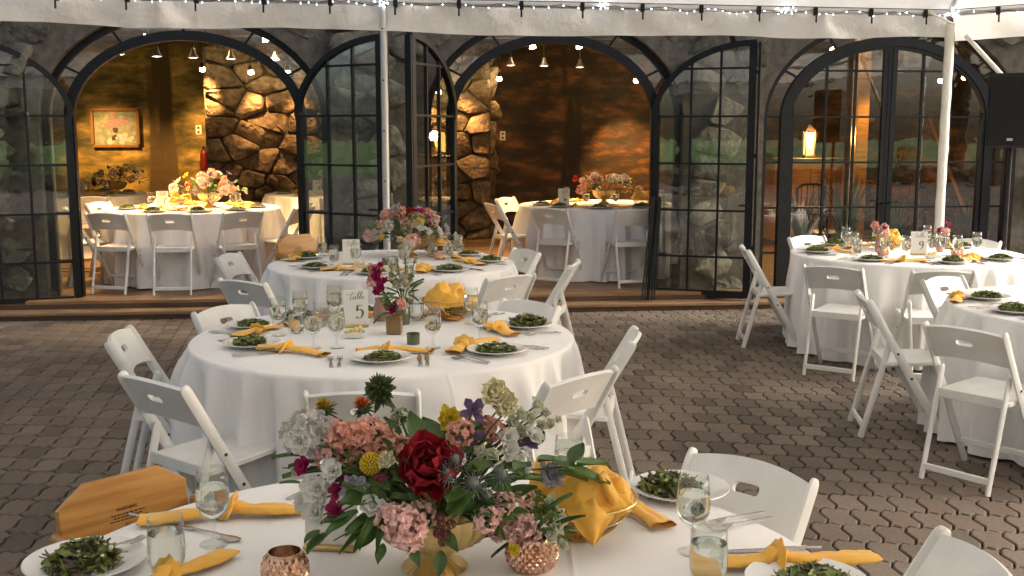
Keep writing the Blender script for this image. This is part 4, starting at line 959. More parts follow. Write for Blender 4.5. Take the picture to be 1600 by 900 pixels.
def card(p, num, label, a=0, tilt=-4, s=1, back=False):
    t = thing('table_number_card', label, 'table card', T(p[0], p[1], TZ + (p[2] if len(p) > 2 else 0)) @ RZ(a) @ SC(s), 'table number cards')
    c_ = O('card', bpy.data.meshes.get('number_card') or MB().box((0, 0, .097), (.127, .003, .178), None, .0008).mesh('number_card', m_card), t, RX(rad(tilt)))
    O('stand', bpy.data.meshes.get('card_stand') or MB().box((0, .0, .006), (.13, .035, .012), None, .003).mesh('card_stand', m_gold), t)
    if num:
        y_ = -.0022
        O('lettering', bpy.data.meshes.get('table_word') or word.mesh('table_word', m_ink), c_, T(0, y_, .097))
        nm = 'digit_' + num
        if nm not in bpy.data.meshes:
            d = MB()
            for st in DIG[num]: d.merge(pen(sc_(st, 1.12, 8, -8), .0056, .0013))
            d.mesh(nm, m_ink)
        O('number', bpy.data.meshes[nm], c_, T(0, y_, .097))
# gold wire bread basket with its napkin
b = MB(); bp = lambda t: (.055 + .075 * t ** .7, .01 + .085 * t)
for k in range(44):
    a = 2 * pi * k / 44; b.tube([(bp(t)[0] * math.cos(a + .3 * t), bp(t)[0] * math.sin(a + .3 * t), bp(t)[1]) for t in (0, .2, .45, .7, 1)], .0013, 4)
WIRES = b.mesh('basket_wires', m_wire, True); b = MB()
for t, r_ in ((0, .0025), (.5, .0015), (1, .0032)): b.tube([(bp(t)[0] * math.cos(2 * pi * k / 36), bp(t)[0] * math.sin(2 * pi * k / 36), bp(t)[1]) for k in range(36)], r_, 6, closed=True)
b.lathe([(.001, .003), (.05, .003), (.055, .008), (.05, .011), (.001, .008)], 24, cap=False); HOOP = b.mesh('basket_hoops', m_wire, True)
def basket_napkin(seed, flaps=((4.4, .1),)):
    r = random.Random(seed); ph = [r.uniform(0, 6.28) for _ in range(5)]; b = MB()
    def fn(u, v):
        a = 2 * pi * u; rr_ = .004 + .122 * v; w = math.sin(pi * min(1, v * 1.05)) ** .7
        tw = a + 1.6 * v; z = .086 + .045 * (1 - v * v) + w * (.055 * abs(math.sin(1.5 * tw + ph[0])) ** .8 + .02 * abs(math.sin(4 * a + ph[1] + 3 * v)) - .03 + .045 * max(0, math.cos(a + ph[2])))
        return (rr_ * math.cos(a) * (1 - .05 * math.sin(5 * a + ph[3])), rr_ * math.sin(a), z)
    b.grid(fn, 120, 34)
    for a0, drop in flaps:      # corners hanging over the rim
        def fl_(u, v):
            w = (.075 * (1 - v * .97)) * (2 * u - 1); rr_ = .09 + .058 * min(1, v * 2.2) + .012 * max(0, v - .45); z = .128 - .02 * v if v < .4 else .12 - (v - .4) / .6 * drop
            rr_ += .008 * math.cos(4 * (2 * u - 1)) ; a = a0 + w / .12
            return (rr_ * math.cos(a), rr_ * math.sin(a), z - .02 * abs(2 * u - 1) * (1 - v))
        b.grid(fl_, 20, 24)
    for k in range(2):
        a = r.uniform(0, 6.28); P = [(.01 * math.cos(a), .01 * math.sin(a), .13), (.045 * math.cos(a + .4), .045 * math.sin(a + .4), .17), (.08 * math.cos(a + .7), .08 * math.sin(a + .7), .165), (.11 * math.cos(a + .9), .11 * math.sin(a + .9), .12)]
        b.tube(P, [.018, .03, .034, .03], prof=[(math.cos(x), .45 * math.sin(x)) for x in [2 * pi * j / 14 for j in range(14)]], cap=False)
    o_ = Vector((seed * 5.1, 2.2, seed)); out = []
    for p in b.v:          # broad ridged folds, strongest in the middle of the heap
        q = Vector(p); w = max(0, 1 - (q.x * q.x + q.y * q.y) / .021); h = (.5 - abs(noise.noise(q * 15 + o_))) * .05 + (.4 - abs(noise.noise(q * 34 + o_))) * .016
        d = noise.noise_vector(q * 26 + o_) * .006; out.append((p[0] + d.x, p[1] + d.y, p[2] + h * min(1, w * 1.6 + .12)))
    b.v = out
    return b.mesh('basket_napkin', m_nap, 'all')
BN = [basket_napkin(3, ((2.2, .03),)), basket_napkin(7, ((2.62, .085), (-.6, .04)))]
def bread(p, label_b, label_n, k=0, a=0, s=1):
    M = T(p[0], p[1], TZ + (p[2] if len(p) > 2 else 0)) @ RZ(a) @ SC(s)
    build('bread_basket', [('wires', WIRES), ('hoops', HOOP)], label_b, 'basket', M, 'gold wire bread baskets')
    tag(O('basket_napkin', BN[k], None, M @ SC(1, 1, .9 if k else .8)), label_n, 'napkin', 'napkins heaped in the bread baskets')
# ------------------------------------------------------------------ flowers, unit size meshes scaled where they stand
def fm(name, c, c2, r=.6, s=30, tr=.25): return mat(name, c, r, c2=c2, vscale=s, rnd=.1, transl=tr)
def petal(b, L, W, cup, curl, M, nu=5, nv=5, ruf=0, ph=0):
    b.grid(lambda u, v: (L * u, W * (v - .5) * 2 * (.1 + .9 * u ** .6) * math.sqrt(max(.02, 1 - u ** 5)), cup * W * ((v - .5) * 2) ** 2 + curl * L * u * u + ruf * W * math.sin(v * 11 + ph) * u), nu, nv, M)
def layered(name, m, layers, seed, ruf=0):
    r = random.Random(seed); b = MB()
    for n, L, W, pitch, cup, curl, base in layers:
        o_ = r.uniform(0, 6)
        for k in range(n):
            a = o_ + 2 * pi * k / n + r.uniform(-.2, .2)
            petal(b, L * r.uniform(.88, 1.1), W * r.uniform(.9, 1.1), cup, curl * r.uniform(.6, 1.4), T(0, 0, base) @ RZ(a) @ RY(-rad(pitch + r.uniform(-9, 9))), ruf=ruf, ph=r.uniform(0, 6))
    return b.mesh(name, m, 'all')
def cluster(name, m, n, fr, seed, per=6, flat=1.0):
    r = random.Random(seed); b = MB()
    for i in range(n):
        z = 1 - 2 * (i + .5) / n; ph = i * 2.39996; q = math.sqrt(1 - z * z); d = Vector((q * math.cos(ph), q * math.sin(ph), z)); 
        Mr = T(*(Vector((d.x, d.y, d.z * flat)) * (.72 + r.uniform(-.1, .1)))) @ d.to_track_quat('Z', 'Y').to_matrix().to_4x4()
        for k in range(per):
            petal(b, fr * r.uniform(.8, 1.15), fr * .42, .5, -.25, Mr @ RZ(2 * pi * k / per + r.uniform(-.3, .3)) @ RY(-rad(r.uniform(12, 60))), 4, 4, .25, r.uniform(0, 6))
    return b.mesh(name, m, 'all')
F = {}
F['peony'] = layered('peony', fm('red_petal', (.26, .003, .01), (.48, .012, .028), .85), [(9, 1.0, .5, 18, .35, .35, -.1), (9, .95, .5, 40, .4, .2, .0), (9, .8, .45, 58, .4, .05, .1), (8, .62, .36, 72, .4, -.1, .18), (7, .45, .28, 82, .4, -.2, .25)], 1, .15)
F['white_flower'] = layered('white_flower', fm('white_petal', (.72, .7, .62), (.8, .78, .72)), [(6, 1.0, .5, 12, .3, .15, 0), (5, .75, .42, 38, .3, 0, .02), (4, .4, .25, 65, .3, 0, .04)], 2, .12)
F['white_cluster'] = cluster('white_cluster', fm('ivory_petal', (.68, .66, .6), (.82, .8, .74)), 20, .42, 3, 6)
F['peach'] = cluster('peach_stock', fm('peach_petal', (.84, .38, .28), (.9, .56, .43)), 16, .48, 4, 6)
F['pinkstock'] = cluster('pink_stock', fm('pink_petal', (.88, .5, .44), (.93, .7, .62)), 16, .5, 5, 6)
F['magenta'] = layered('magenta_flower', fm('magenta_petal', (.36, .01, .09), (.5, .03, .16)), [(6, 1, .45, 25, .3, .1, 0), (6, .8, .4, 50, .3, 0, .05), (5, .5, .3, 72, .3, 0, .1)], 6, .1)
F['lilac'] = layered('lilac_scabiosa', fm('lilac_petal', (.42, .38, .44), (.58, .54, .58)), [(10, 1, .3, 15, .2, .1, 0), (9, .8, .28, 32, .2, .1, .05), (8, .5, .2, 55, .2, 0, .08)], 7, .3)
F['yellow'] = layered('yellow_flower', fm('yellow_petal', (.75, .55, .02), (.85, .68, .08)), [(9, 1, .35, 22, .3, .1, 0), (9, .85, .32, 42, .3, 0, .05), (8, .6, .28, 62, .3, 0, .1), (6, .4, .2, 78, .3, 0, .12)], 8, .2)
F['purple'] = layered('purple_clematis', fm('purple_petal', (.13, .07, .16), (.24, .15, .27)), [(4, 1.15, .42, 35, .3, -.3, 0), (4, .8, .3, 60, .3, -.2, .05)], 9, .1)
F['cream'] = layered('cream_flower', fm('cream_petal', (.78, .7, .4), (.85, .8, .55)), [(8, 1, .42, 25, .3, .1, 0), (8, .85, .4, 45, .3, 0, .05), (7, .65, .34, 62, .3, 0, .1), (6, .45, .25, 76, .3, 0, .12)], 10, .35)
F['bud'] = layered('pale_bud', fm('bud_petal', (.6, .62, .42), (.74, .74, .58)), [(5, 1.1, .55, 55, .6, -.35, -.4), (4, 1.0, .5, 70, .6, -.3, -.4)], 11, .1)
F['greenb'] = cluster('green_bracts', fm('bract_green', (.1, .17, .04), (.17, .24, .06)), 10, .5, 12, 4)
def knobs(name, m, n, kr, seed):
    b = MB()
    for i in range(n):
        z = 1 - 2 * (i + .5) / n; ph = i * 2.39996; q = math.sqrt(1 - z * z); d = Vector((q * math.cos(ph), q * math.sin(ph), z))
        b.lathe([(kr, -.12), (kr * .9, .03), (kr * .3, .09)], 5, T(*(d * .93)) @ d.to_track_quat('Z', 'Y').to_matrix().to_4x4())
    return b.mesh(name, m, True)
F['craspedia'] = knobs('yellow_ball', fm('ball_yellow', (.62, .42, .01), (.78, .55, .03), tr=0), 150, .12, 1)
F['berry'] = knobs('berry', fm('berry_red', (.09, .015, .012), (.16, .04, .03), .35, tr=0), 26, .3, 2)
def spikes(b, n, L, w, zmin, zmax, r, M0=None, seed=0, tilt=1):
    q_ = random.Random(seed)
    for i in range(n):
        z = q_.uniform(zmin, zmax); ph = i * 2.39996; q = math.sqrt(max(0, 1 - z * z)); d = Vector((q * math.cos(ph), q * math.sin(ph), z)); l = L * q_.uniform(.7, 1.2)
        b.tube([d * r, d * (r + l * .5) + Vector((0, 0, .04 * l)), d * (r + l)], [w, w * 1.1, w * .1], prof=[(-1, 0), (0, .3), (1, 0), (0, -.3)], M=M0)
def two_tone(name, c1, c2, flo, thr):
    b = MB(); spikes(b, 130, .9, .075, .15, 1, .3, T(0, 0, .4), 3); top = b.mesh(name + '_tuft', flo, True)
    b = MB(); spikes(b, 40, 1.0, .16, -.6, .35, .55, None, 4); b.lathe([(.1, -.7), (.55, -.5), (.75, -.05), (.55, .35), (.2, .5)], 12); return top, b.mesh(name + '_bracts', thr, 'all')
m_bract = fm('dark_bract', (.05, .085, .02), (.1, .14, .035))
SAFO = two_tone('orange_safflower', 0, 0, fm('orange_tuft', (.75, .16, .015), (.85, .26, .03)), m_bract)
SAFY = two_tone('mustard_safflower', 0, 0, fm('mustard_tuft', (.55, .36, .02), (.66, .45, .05)), m_bract)
b = MB(); spikes(b, 90, .85, .17, -.5, 1, .3, None, 8); spikes(b, 50, .5, .16, .3, 1, .3, None, 18); b.lathe([(.05, -.5), (.4, -.3), (.45, .1), (.3, .4), (.02, .5)], 10); F['bract'] = b.mesh('green_bract_flower', m_bract, 'all')
b = MB(); spikes(b, 26, 1.7, .05, -.25, .3, .5, None, 9); spikes(b, 90, .35, .05, -.2, 1, .6, None, 10); b.lathe([(.2, -.5), (.6, -.2), (.65, .3), (.4, .75), (.1, .9)], 10)
F['eryngium'] = b.mesh('sea_holly', fm('sea_holly_grey', (.13, .15, .13), (.24, .25, .22), .6), 'all')
m_leafg = mat('leaf_green', (.045, .1, .018), .42, c2=(.085, .16, .032), vscale=14, rnd=.3, transl=.12)
m_leafl = mat('leaf_light', (.07, .13, .025), .45, c2=(.11, .18, .04), vscale=14, rnd=.25, transl=.15)
m_stem = mat('stem_green', (.06, .1, .025), .5)
b = MB(); b.grid(lambda u, v: (u, (v - .5) * math.sin(pi * (.02 + .96 * u ** .85)) * (1 if True else 0), -.12 * u * u + .22 * abs(v - .5)), 8, 4); LEAF = b.mesh('leaf', m_leafg, 'all')
b = MB(); b.grid(lambda u, v: (u, (v - .5) * math.sin(pi * (.02 + .96 * u ** .85)), -.22 * u * u + .2 * abs(v - .5)), 8, 4); LEAF2 = b.mesh('leaf_pale', m_leafl, 'all')
def leaf_obj(par, p, q, w, me=LEAF, roll=0):
    p, q = Vector(p), Vector(q); x = q - p; L = x.length; x.normalize(); z = Vector((0, -.35, 1)); z = z - x * z.dot(x)
    if z.length < 1e-3: z = Vector((0, 1, 0))
    z.normalize(); y = z.cross(x); M = Matrix((x, y, z)).transposed().to_4x4(); M.translation = p
    return O('leaf', me, par, M @ RX(roll) @ SC(L, w, L))
NICE = {'peony': 'peony', 'white_flower': 'white_flower', 'white_cluster': 'white_flower_cluster', 'peach': 'peach_stock', 'pinkstock': 'pink_stock', 'magenta': 'magenta_flower', 'lilac': 'lilac_flower', 'yellow': 'yellow_flower', 'purple': 'purple_flower', 'cream': 'cream_flower', 'bud': 'pale_bud', 'greenb': 'green_bract', 'craspedia': 'yellow_ball_flower', 'berry': 'berry', 'bract': 'green_thistle', 'eryngium': 'sea_holly'}
def flower(par, kind, p, r, rng, face=(0, -.75, .55), stem=None):
    d = Vector(face) + Vector((p[0] * 1.2, p[1] * .5, 0)) + Vector((rng.uniform(-.35, .35), rng.uniform(-.2, .2), rng.uniform(-.3, .3))); d.normalize()
    M = T(*p) @ d.to_track_quat('Z', 'Y').to_matrix().to_4x4() @ RZ(rng.uniform(0, 6)) @ SC(r)
    if kind.startswith('safflower'):
        s = SAFO if kind.endswith('o') else SAFY; M = T(*p) @ Vector((-.25, -.2, 1)).to_track_quat('Z', 'Y').to_matrix().to_4x4() @ SC(r)
        f_ = O('safflower', s[0], par, M); O('bracts', s[1], f_)
    else: f_ = O(NICE[kind], F[kind], par, M)
    if stem is not None:
        a, e = Vector(stem), Vector(p) - d * r * .4; mid = (a + e) / 2 + Vector((0, 0, .03 + .1 * abs(e.x)))
        b = MB(); b.tube([a, a * .4 + mid * .6, mid * .5 + e * .5, e], [.0028, .0026, .0024, .002], 5); O('stem', b.mesh('stem', m_stem, True), par)
# fluted golden compote bowl
def flute(a, i): return 1 + .022 * math.cos(a * 28) * (1 if 2 < i < 13 else .4)
b = MB(); b.lathe([(.001, .0), (.062, .0), (.066, .004), (.06, .012), (.032, .03), (.026, .04), (.03, .046), (.06, .056), (.098, .078), (.118, .105), (.127, .135), (.131, .152), (.128, .153), (.12, .13), (.105, .1), (.07, .07), (.001, .06)], 112, mod=flute, cap=False)
COMPOTE = b.mesh('compote_bowl', m_gold, 40)
HERO = [("peony",-0.002,-0.080,0.246,0.092),("craspedia",-0.132,-0.060,0.263,0.026),("safflower_y",-0.249,0.050,0.355,0.02),("safflower_o",-0.163,0.060,0.356,0.02),("bract",-0.129,0.100,0.392,0.034),("white_cluster",-0.285,0.000,0.315,0.058),("white_cluster",-0.241,0.050,0.280,0.045),("white_flower",-0.250,-0.060,0.206,0.042),("white_flower",-0.247,-0.080,0.157,0.042),("white_flower",-0.287,-0.050,0.309,0.034),("white_flower",-0.280,-0.030,0.164,0.030),("peach",-0.189,0.000,0.295,0.045),("peach",-0.139,0.000,0.298,0.047),("peach",-0.094,-0.020,0.278,0.042),("peach",-0.175,0.050,0.257,0.042),("peach",-0.219,0.050,0.295,0.030),("peach",-0.122,0.070,0.271,0.040),("magenta",-0.279,-0.040,0.251,0.028),("magenta",-0.183,-0.050,0.225,0.026),("magenta",-0.202,-0.070,0.203,0.024),("magenta",-0.205,-0.090,0.166,0.026),("magenta",-0.102,-0.080,0.225,0.026),("lilac",-0.162,-0.090,0.214,0.038),("lilac",-0.143,-0.040,0.216,0.035),("lilac",-0.206,0.050,0.212,0.046),("lilac",0.266,0.100,0.185,0.038),("yellow",0.031,0.040,0.332,0.038),("purple",0.088,0.000,0.365,0.032),("purple",0.081,-0.020,0.306,0.032),("purple",0.205,0.060,0.273,0.032),("purple",-0.034,0.030,0.313,0.016),("cream",0.130,0.000,0.405,0.040),("cream",0.154,0.020,0.378,0.038),("cream",0.162,-0.020,0.373,0.030),("bud",0.176,0.030,0.331,0.024),("bud",0.193,0.040,0.346,0.022),("bud",0.217,0.050,0.337,0.02),("bud",0.232,0.060,0.365,0.022),("bud",0.250,0.080,0.340,0.018),("bud",0.265,0.100,0.308,0.018),("bud",0.242,0.080,0.309,0.02),("white_flower",0.166,-0.010,0.309,0.026),("white_flower",0.172,-0.020,0.278,0.026),("bud",0.198,0.030,0.307,0.024),("bud",0.281,0.120,0.314,0.014),("bud",0.106,-0.060,0.289,0.022),("bud",0.134,-0.060,0.282,0.024),("peach",0.097,0.020,0.322,0.033),("peach",0.135,0.030,0.313,0.030),("peach",-0.022,0.060,0.310,0.020),("eryngium",0.056,-0.120,0.290,0.018),("eryngium",0.095,-0.140,0.245,0.019),("eryngium",0.153,-0.120,0.256,0.018),("eryngium",0.041,-0.150,0.269,0.015),("eryngium",0.121,-0.120,0.210,0.018),("pinkstock",-0.046,-0.170,0.164,0.044),("pinkstock",-0.079,-0.150,0.168,0.033),("pinkstock",-0.021,-0.140,0.174,0.033),("pinkstock",-0.038,-0.180,0.140,0.030),("pinkstock",-0.033,-0.120,0.181,0.025),("berry",0.027,-0.160,0.163,0.011),("berry",0.037,-0.160,0.149,0.011),("berry",0.019,-0.160,0.143,0.011),("berry",0.030,-0.170,0.128,0.011),("berry",0.047,-0.150,0.159,0.011),("berry",0.024,-0.150,0.174,0.011),("berry",0.035,-0.170,0.139,0.010),("bud",-0.068,0.080,0.325,0.014),("bud",-0.087,0.080,0.340,0.016),("bud",-0.056,0.030,0.286,0.022),("bud",-0.096,0.070,0.320,0.02),("greenb",-0.171,-0.030,0.267,0.028),("greenb",-0.106,-0.050,0.237,0.025),("greenb",-0.083,0.090,0.332,0.02),("white_flower",-0.21,-0.09,0.255,0.03),("pinkstock",-0.235,-0.02,0.27,0.03),("peach",0.06,-0.05,0.33,0.03),("white_cluster",0.19,0.0,0.25,0.034),("pinkstock",0.12,-0.13,0.165,0.03),("pinkstock",0.155,-0.1,0.19,0.028),("white_flower",-0.12,-0.13,0.19,0.03),("cream",-0.09,-0.11,0.285,0.024),("white_flower",0.225,0.02,0.3,0.026),("bud",-0.3,-0.03,0.235,0.02),("peach",-0.2,-0.03,0.318,0.034),("peach",-0.16,-0.04,0.325,0.03)]
HLEAF = [(-0.298,0.000,0.262,-0.358,-0.020,0.268,0.018),(-0.259,0.020,0.241,-0.327,0.000,0.243,0.014),(-0.227,0.000,0.228,-0.342,0.000,0.220,0.014),(-0.184,-0.050,0.215,-0.259,-0.060,0.237,0.020),(-0.291,-0.040,0.211,-0.336,-0.050,0.219,0.012),(-0.156,-0.100,0.167,-0.227,-0.140,0.131,0.035),(-0.177,-0.100,0.160,-0.236,-0.120,0.152,0.030),(-0.133,-0.120,0.152,-0.174,-0.170,0.143,0.030),(-0.155,-0.100,0.210,-0.181,-0.150,0.248,0.050),(-0.112,-0.120,0.174,-0.143,-0.200,0.127,0.022),(-0.126,-0.120,0.152,-0.183,-0.200,0.117,0.016),(-0.096,-0.140,0.167,-0.105,-0.210,0.121,0.016),(-0.223,-0.120,0.124,-0.258,-0.170,0.105,0.040),(-0.237,-0.120,0.131,-0.264,-0.160,0.125,0.028),(-0.110,-0.140,0.146,-0.154,-0.200,0.120,0.035),(-0.098,-0.120,0.188,-0.125,-0.120,0.231,0.040),(-0.114,-0.100,0.210,-0.189,-0.150,0.206,0.050),(-0.023,-0.020,0.286,-0.055,0.030,0.360,0.050),(0.018,0.000,0.295,-0.027,0.040,0.343,0.045),(0.063,-0.020,0.322,0.103,-0.030,0.347,0.050),(0.035,-0.030,0.318,0.075,-0.050,0.341,0.035),(0.112,-0.030,0.303,0.065,0.000,0.336,0.040),(-0.016,-0.020,0.271,-0.068,0.000,0.287,0.030),(0.140,-0.020,0.264,0.176,0.000,0.295,0.030),(0.220,0.050,0.265,0.250,0.080,0.299,0.045),(0.234,0.040,0.235,0.296,0.100,0.227,0.040),(0.264,0.050,0.227,0.326,0.100,0.219,0.035),(0.323,0.060,0.219,0.405,0.120,0.213,0.040),(0.309,0.060,0.224,0.343,0.100,0.265,0.040),(0.293,0.050,0.212,0.409,0.100,0.169,0.045),(0.279,0.050,0.204,0.356,0.100,0.180,0.030),(0.148,-0.060,0.247,0.219,-0.020,0.253,0.050),(0.176,-0.050,0.222,0.248,0.000,0.213,0.045),(0.121,-0.100,0.210,0.068,-0.160,0.188,0.050),(-0.014,-0.140,0.181,-0.039,-0.160,0.230,0.045),(0.013,-0.140,0.188,-0.005,-0.170,0.234,0.035),(0.040,-0.140,0.181,0.096,-0.170,0.234,0.060),(0.066,-0.120,0.174,0.136,-0.160,0.188,0.050),(0.093,-0.100,0.181,0.176,-0.120,0.203,0.050),(0.121,-0.100,0.167,0.190,-0.130,0.163,0.040),(0.027,-0.160,0.104,0.022,-0.190,0.060,0.030),(-0.040,-0.170,0.122,-0.017,-0.200,0.085,0.025),(-0.095,-0.160,0.118,-0.104,-0.200,0.092,0.025),(0.176,-0.040,0.263,0.204,-0.060,0.233,0.040),(-0.043,-0.120,0.203,-0.081,-0.150,0.220,0.045),(-0.076,-0.060,0.240,-0.101,-0.080,0.282,0.040),(0.036,-0.050,0.273,0.092,-0.060,0.298,0.050),(0.079,-0.080,0.261,0.135,-0.100,0.274,0.040),(-0.078,-0.040,0.263,-0.034,-0.060,0.291,0.035),(-0.131,-0.070,0.236,-0.084,-0.120,0.224,0.040),(-0.029,-0.120,0.217,-0.060,-0.160,0.188,0.040),(-0.162,-0.050,0.237,-0.192,-0.080,0.254,0.030),(-0.127,0.100,0.369,-0.142,0.090,0.337,0.016),(-0.124,0.100,0.365,-0.094,0.100,0.347,0.018),(-0.185,-0.040,0.204,-0.208,-0.070,0.236,0.030),(-0.103,0.070,0.320,-0.066,0.070,0.335,0.020),(0.027,-0.150,0.142,0.063,-0.200,0.120,0.030),(0.135,-0.100,0.224,0.176,-0.140,0.231,0.040),(0.067,-0.120,0.231,0.042,-0.170,0.213,0.050)]
def filler(par, rng, n, R_, zc, w=.03):
    for k in range(n):
        a = rng.uniform(0, 2 * pi); e = rng.uniform(-.25, 1.2); L = rng.uniform(.05, .09); d = Vector((math.cos(a) * math.cos(e), math.sin(a) * math.cos(e), math.sin(e)))
        p = Vector((0, 0, zc)) + Vector((d.x * R_[0], d.y * R_[1], d.z * R_[2])) * rng.uniform(.35, .95)
        leaf_obj(par, p, p + (d + Vector((0, 0, rng.uniform(-.5, .4)))).normalized() * L, w * rng.uniform(.6, 1.2), LEAF if rng.random() < .75 else LEAF2, rng.uniform(-.5, .5))
def hero(p, label):
    t = thing('flower_arrangement', label, 'flowers', T(p[0], p[1], TZ)); O('compote_bowl', COMPOTE, t, SC(1.14, 1.14, 1)); rng = random.Random(12)
    for k in HERO: flower(t, k[0], k[1:4], k[4], rng, stem=None if k[0] in ('berry',) else (k[1] * .2, k[2] * .2, .13))
    for k in HLEAF: leaf_obj(t, k[:3], k[3:6], k[6], LEAF, rng.uniform(-.4, .4))
    filler(t, rng, 70, (.2, .14, .17), .15, .032)
    for a, e in (((.0, 0, .15), (.4, .1, .215)), ((-.0, 0, .15), (-.34, 0, .235)), ((-.02, -.05, .14), (-.2, -.17, .13))):
        b = MB(); a, e = Vector(a), Vector(e); b.tube([a, a * .5 + e * .5 + Vector((0, 0, .03)), e], [.003, .0026, .0015], 5); O('branch', b.mesh('branch', m_stem, True), t)
KIN = ['peach', 'white_cluster', 'lilac', 'pinkstock', 'magenta', 'peach', 'white_flower', 'yellow', 'purple', 'cream', 'bud', 'white_flower', 'eryngium', 'greenb', 'bud', 'pinkstock']
def arrangement(p, label, seed, nf=40, nl=46, R_=(.29, .24, .2), big=1, bowl=True, z=0, group=None):
    t = thing('flower_arrangement', label, 'flowers', T(p[0], p[1], TZ + z), group); rng = random.Random(seed)
    if bowl: O('compote_bowl', COMPOTE, t)
    for k in range(nf):
        a = rng.uniform(0, 2 * pi); e = rng.uniform(-.15, 1.35); d = Vector((math.cos(a) * math.cos(e), math.sin(a) * math.cos(e), math.sin(e))); q = rng.uniform(.72, 1.12)
        kd = KIN[k % len(KIN)] if k else 'peony'; s = {'peony': .06, 'bud': .022, 'eryngium': .018, 'white_flower': .036, 'magenta': .032, 'purple': .032}.get(kd, .042) * rng.uniform(.8, 1.2) * big
        flower(t, kd, (d.x * R_[0] * q, d.y * R_[1] * q, .16 + d.z * R_[2] * q), s, rng, face=(d.x, d.y - .25, d.z + .2), stem=(0, 0, .13) if k % 2 else None)
    filler(t, rng, nl, (R_[0] * 1.05, R_[1], R_[2]), .15, .035)
    return t
# small vases
m_amber = mat('amber_glass', (.22, .12, .045), .1, spec=.6); m_pinkg = mat('pink_glass', (.42, .24, .19), .12, spec=.6); m_greeng = mat('green_glass', (.1, .12, .06), .1, spec=.6)
def small_vase(p, label, kind, cat='flowers', z=0, s=1):
    t = thing('bud_vase', label, cat, T(p[0], p[1], TZ + z) @ SC(s), 'bud vases'); rng = random.Random(int(p[0] * 1000) + 5)
    if kind == 'cube':
        O('vase', bpy.data.meshes.get('cube_vase') or MB().box((0, 0, .045), (.075, .075, .09), None, .006).mesh('cube_vase', m_amber, 30), t)
        flower(t, 'magenta', (0, -.01, .125), .042, rng); flower(t, 'greenb', (-.03, .01, .16), .04, rng); flower(t, 'peach', (.03, .02, .14), .03, rng)
        filler(t, rng, 10, (.06, .05, .06), .1, .02)
    elif kind == 'magenta':
        b = MB(); b.lathe([(.001, 0), (.03, 0), (.035, .03), (.032, .07), (.022, .1), (.026, .12)], 18, cap=False); O('vase', b.mesh('bottle_vase', m_pinkg, True), t)
        for k in range(9): flower(t, 'magenta', (rng.uniform(-.03, .03), rng.uniform(-.03, .03), .15 + k * .017), .032 * (1 - k * .03), rng)
        for k in range(4): flower(t, 'peach', (-.03 + rng.uniform(-.02, .01), rng.uniform(0, .03), .2 + k * .025), .026, rng)
    elif kind == 'snap':
        b = MB(); b.lathe([(.001, 0), (.034, 0), (.038, .03), (.036, .08), (.02, .11), (.022, .13)], 18, cap=False); O('vase', b.mesh('bottle_vase', m_greeng, True), t)
        for s_ in range(4):
            x0, y0 = (s_ - 1.5) * .035, rng.uniform(-.03, .03)
            b = MB(); b.tube([(0, 0, .1), (x0 * .6, y0 * .6, .2), (x0 * 1.3, y0, .34)], .003, 5); O('stem', b.mesh('stem', m_stem, True), t)
            for k in range(7): flower(t, 'bud' if k > 2 else ('white_flower' if s_ % 2 else 'cream'), (x0 * (.5 + k * .13) + rng.uniform(-.012, .012), y0 + rng.uniform(-.015, .015), .2 + k * .023), .024 - k * .0015, rng)
        filler(t, rng, 22, (.07, .05, .1), .14, .018)
    elif kind == 'pinks':
        b = MB(); b.lathe([(.001, 0), (.028, 0), (.033, .03), (.03, .07), (.02, .1), (.023, .115)], 18, cap=False); O('vase', b.mesh('bottle_vase', m_pinkg, True), t)
        for k in range(7): flower(t, rng.choice(['pinkstock', 'peach', 'pinkstock', 'magenta']), (rng.uniform(-.05, .05), rng.uniform(-.03, .03), .15 + rng.uniform(0, .07)), .03, rng)
        filler(t, rng, 10, (.06, .05, .07), .11, .018)
    elif kind == 'votive':
        O('vase', VOTB, t); O
        for q, kd, r_ in (((-.045, -.02, .1), 'pinkstock', .03), ((-.02, -.03, .115), 'pinkstock', .028), ((-.075, .0, .095), 'pinkstock', .03), ((.0, -.02, .085), 'pinkstock', .026), ((.03, -.01, .12), 'greenb', .035), ((.055, -.02, .1), 'bud', .024), ((.04, -.035, .085), 'bud', .022), ((.06, 0, .125), 'bud', .022), ((.015, .02, .14), 'greenb', .03), ((-.02, .02, .15), 'pinkstock', .03), ((.045, .02, .145), 'bud', .024), ((.07, -.02, .06), 'bud', .018), ((-.042, -.05, .062), 'yellow', .018)): flower(t, kd, q, r_, rng)
        filler(t, rng, 14, (.06, .05, .08), .07, .014)
    return t
# ------------------------------------------------------------------ tables laid out
NAMES = {'0': 'the foreground table', '5': 'the central table', '8': 'the table near the tent pole', '9': 'the bright table by the right arch', '10': 'the table at the right edge',
         'a': 'the nearest table in the left arch', 'b': 'the far left table indoors', 'c': 'the table behind the left door glass', 'd': 'the table in the middle arch'}
TABLES.update({'a': (-3.45, 11.8), 'b': (-5.75, 14.3), 'c': (-2.35, 14.5), 'd': (1.0, 12.35)})
for i, (k, c_) in enumerate(TABLES.items()):
    zb = FZ if k in 'abcd' else 0
    lab = {'0': 'white round tablecloth on the foreground table under the big flowers', '5': 'white floor length tablecloth on the central table', '8': 'white floor length tablecloth on the table near the tent pole', '9': 'bright white tablecloth on the bright table by the right arch', '10': 'white tablecloth on the table cut by the right edge',
           'a': 'peach lit tablecloth on the nearest table in the left arch', 'b': 'peach lit tablecloth on the far left table indoors', 'c': 'peach lit tablecloth on the table behind the left arch door glass', 'd': 'peach lit tablecloth on the table in the middle arch'}[k]
    tag(O('tablecloth', CL[i % 3], None, T(c_[0], c_[1], zb) @ RZ(i * .7)), lab, 'tablecloth', 'white round tablecloths')
rs = random.Random(77)
